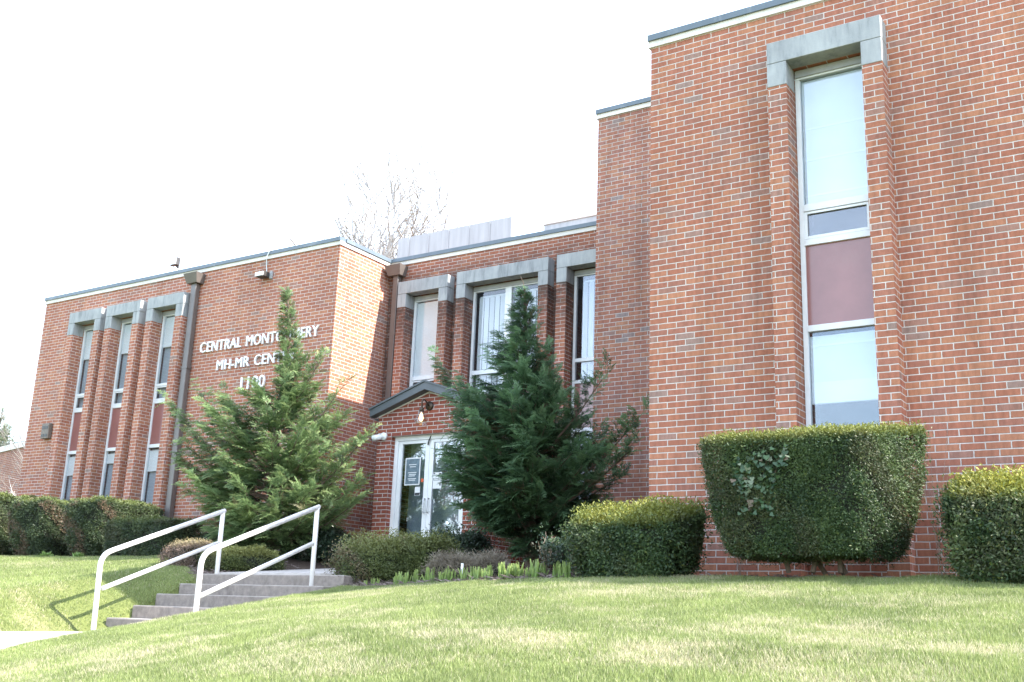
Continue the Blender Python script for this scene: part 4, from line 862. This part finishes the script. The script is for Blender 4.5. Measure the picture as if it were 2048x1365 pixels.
# ------------------------------------------------------------------ grass
def grass(x0, x1, y0, y1, per_m2, hmin, hmax, width, seed):
    rng = np.random.default_rng(seed); n = int((x1 - x0) * (y1 - y0) * per_m2); X = rng.uniform(x0, x1, n); Y = rng.uniform(y0, y1, n)
    dist = np.hypot(X - CAM.x, Y - CAM.y); k = rng.random(n) < np.clip(7.5 / dist, .35, 1); X, Y = X[k], Y[k]
    ok = (bedmask(X, Y) < .5) & ~((X > PX0 - .02) & (X < PX1 + .05)) & ~((X > PX1) & (X < -4.08) & (Y > -.4))
    ok &= ~((X > -.05) & (Y > -.10)); X, Y = X[ok], Y[ok]; n = len(X)
    Z = ground(X, Y) - .006; dry = dryness(X, Y); tall = fbm(X, Y, 2.6)
    h = rng.uniform(hmin, hmax, n) * (.40 + 1.2 * tall) * (1 - .15 * dry); a = rng.uniform(0, 6.28, n); ln = rng.uniform(.1, .75, n) + dry * .35 * rng.random(n)
    d = np.stack([np.cos(a) * ln, np.sin(a) * ln, np.ones(n)], 1); P = np.stack([X, Y, Z], 1); b = rng.uniform(0, 6.28, n); w = np.stack([np.cos(b), np.sin(b), np.zeros(n)], 1) * (width * rng.uniform(.6, 1.3, n))[:, None]
    T = P + d * h[:, None]; T[:, 2] -= (ln * ln * h * .25)
    V = np.stack([P - w, P + w, T], 1).reshape(-1, 3); pt = fbm(X + 31, Y + 17, 1.7)
    isdry = rng.random(n) < np.clip(dry * .95 + .05, 0, 1); tip = np.where(isdry, rng.uniform(.55, 1.0, n), rng.uniform(0, .16, n)); gr = np.clip(rng.normal(.5, .22, n) + (pt - .5) * 1.1, 0, 1)
    C = np.stack([tip, gr, np.zeros(n)], 1); C = np.repeat(C, 3, 0); return V, C
V1, C1 = grass(-4.4, 5.2, -6.4, -.02, 18500, .020, .045, .0034, 101)
V2, C2 = grass(-16.5, -6.55, -5.5, 2.3, 8500, .022, .05, .0050, 102)
V = np.concatenate([V1, V2]); C = np.concatenate([C1, C2])
tag(link('lawn_grass', fast_mesh('lawn_grass', V, np.arange(len(V)).reshape(-1, 3), C), 'grass'), 'short spring lawn, green with straw coloured dry patches', 'grass', kind='stuff')

# ------------------------------------------------------------------ background
t = thing('distant_building', (-31.4, 12, .6), 'low brick building with white fascia far beyond the left wing', 'building')
dirv = np.array([.974, -.228]); nv = np.array([-.228, -.974])
def wq(a, b, z0, z1, o): p, q = np.array([-31.4, 12]) + dirv * a + nv * o, np.array([-31.4, 12]) + dirv * b + nv * o; return [(p[0], p[1], z0), (q[0], q[1], z0), (q[0], q[1], z1), (p[0], p[1], z1)]
MB().quad(*wq(-14, 7, .0, 4.72, 0)).quad(*[wq(7, 7.0001, 0, 4.72, 0)[0], (wq(7, 7.1, 0, 0, -8)[0]), (*wq(7, 7.1, 0, 0, -8)[0][:2], 4.72), wq(7, 7.1, 0, 4.72, 0)[3]]).build('wall', 'brick_tower', t)
f_ = MB()
for o_ in (.06,): f_.quad(*wq(-14, 7.05, 4.70, 4.90, o_)); p = wq(-14, 7.05, 4.9, 4.9, o_); q = wq(-14, 7.05, 4.9, 4.9, -8); f_.quad(p[0], p[1], q[1], q[0]); p = wq(-14, 7.05, 4.7, 4.7, o_); q = wq(-14, 7.05, 4.7, 4.7, 0); f_.quad(p[0], p[1], q[1], q[0])
f_.build('fascia', 'fascia', t)
MB().quad(*wq(-2.6, -.45, 2.6, 4.2, .03)).build('window', 'alu_dark', t)
def bare_tree(name, label, base, H, crown, seed, spread=.55, r0=.16, trunk_h=.35, levels=5, mat='bark', group=None, rmin=.004, cat='tree', nbr=3):
    rng = np.random.default_rng(seed); t = thing(name, base, label, cat, group); tr, cr = MB(), MB()
    def grow(p, d, L, r, lev):
        pts = [p]; q = p; dd = d
        for k in range(3): dd = nrm(dd + rng.normal(0, .16, 3) + np.array([0, 0, .05])); q = q + dd * L / 3; pts.append(q)
        (tr if lev >= levels - 1 else cr).tube(pts, [max(rmin, r * q_) for q_ in (1, .88, .76, .62)], 7 if lev >= levels - 1 else 4 if lev > 1 else 3)
        if lev == 0: return
        nb = nbr if lev > 1 else 4
        for j in range(nb):
            s = pts[3] if j == 0 else pts[rng.integers(1, 4)]; ax = nrm(np.cross(dd, rng.normal(0, 1, 3))); an = rng.uniform(.25, 1.0) * spread * (0.4 if j == 0 else 1.3)
            d2 = nrm(dd * math.cos(an) + ax * math.sin(an) + np.array([0, 0, .12])); grow(s, d2, L * rng.uniform(.62, .86), r * (.62 if j == 0 else rng.uniform(.38, .55)) , lev - 1)
    grow(np.zeros(3), np.array([0, 0, 1.]), H * trunk_h, r0, levels)
    a = tr.build('trunk', mat); a.parent = t; b = cr.build('crown', mat); b.parent = t; return t
bare_tree('bare_tree', 'tall leafless tree showing above the roof behind the white roof screen', (-17.0, 14.6, .6), 12.4, 3, 445, .66, .20, .36, 5, 'bark_pale', rmin=.018, nbr=5)
bare_tree('bare_tree', 'leafless tree just left of the left wing by the wires', (-26.6, 11.0, .6), 6.6, 2, 7, .6, .07, .3, 5)
bare_tree('bare_shrub', 'pale leafless shrub before the distant brick building', (-24.9, 8.6, .6), 3.2, 2, 8, .75, .035, .28, 4, 'fascia', cat='shrub')
bare_tree('bare_shrub', 'pale leafless shrub close beside the left end of the wing', (-23.6, 8.1, .6), 3.0, 2, 15, .75, .035, .28, 4, 'fascia', cat='shrub')
out_p = [(6.4, -33.4, -33.2), (5.8, -34.0, -32.4), (5.2, -34.6, -31.2), (4.9, -34.6, -31.0), (4.5, -34.6, -31.3), (4.1, -34.4, -31.7)]
cypress('pine_tree', 'loose grey green pine at the left edge of the photo', (-33.3, 13.0, .6), (-33.3, 13.0, 6.6), out_p, 1.3, 60, 'pine', 44, spray=(.3, .5), tipk=.3)
t = thing('overhead_wires', (-25, 8, 5.6), 'thin overhead wires crossing the sky left of the building', 'wires')
for k, (za, zb) in enumerate(((5.78, 5.60), (5.55, 5.05), (4.25, 4.20), (3.95, 4.05))):
    MB().tube([(-46, 8.2, za + .8), (-36, 8.1, za + .25), (-25.4, 8, za), (-23.7, 8, zb), (-20, 8.2, zb - .1)], .006, 5).build('wire', 'darkmetal', t)
# trees across the street, seen mirrored in the glass
for k, (x, y, s, h) in enumerate(((-18.0, -14.5, 201, 9), (-21.5, -17.5, 202, 10), (-27, -24, 203, 11))):
    bare_tree('bare_tree', ['leafless street tree mirrored in the left door glass', 'large leafless street tree mirrored in the right door glass', 'leafless tree farther down the street, mirrored in the door glass'][k], (x, y, -2.3), h, 3, s, .62, .24, .32, 6, 'bark_dark')
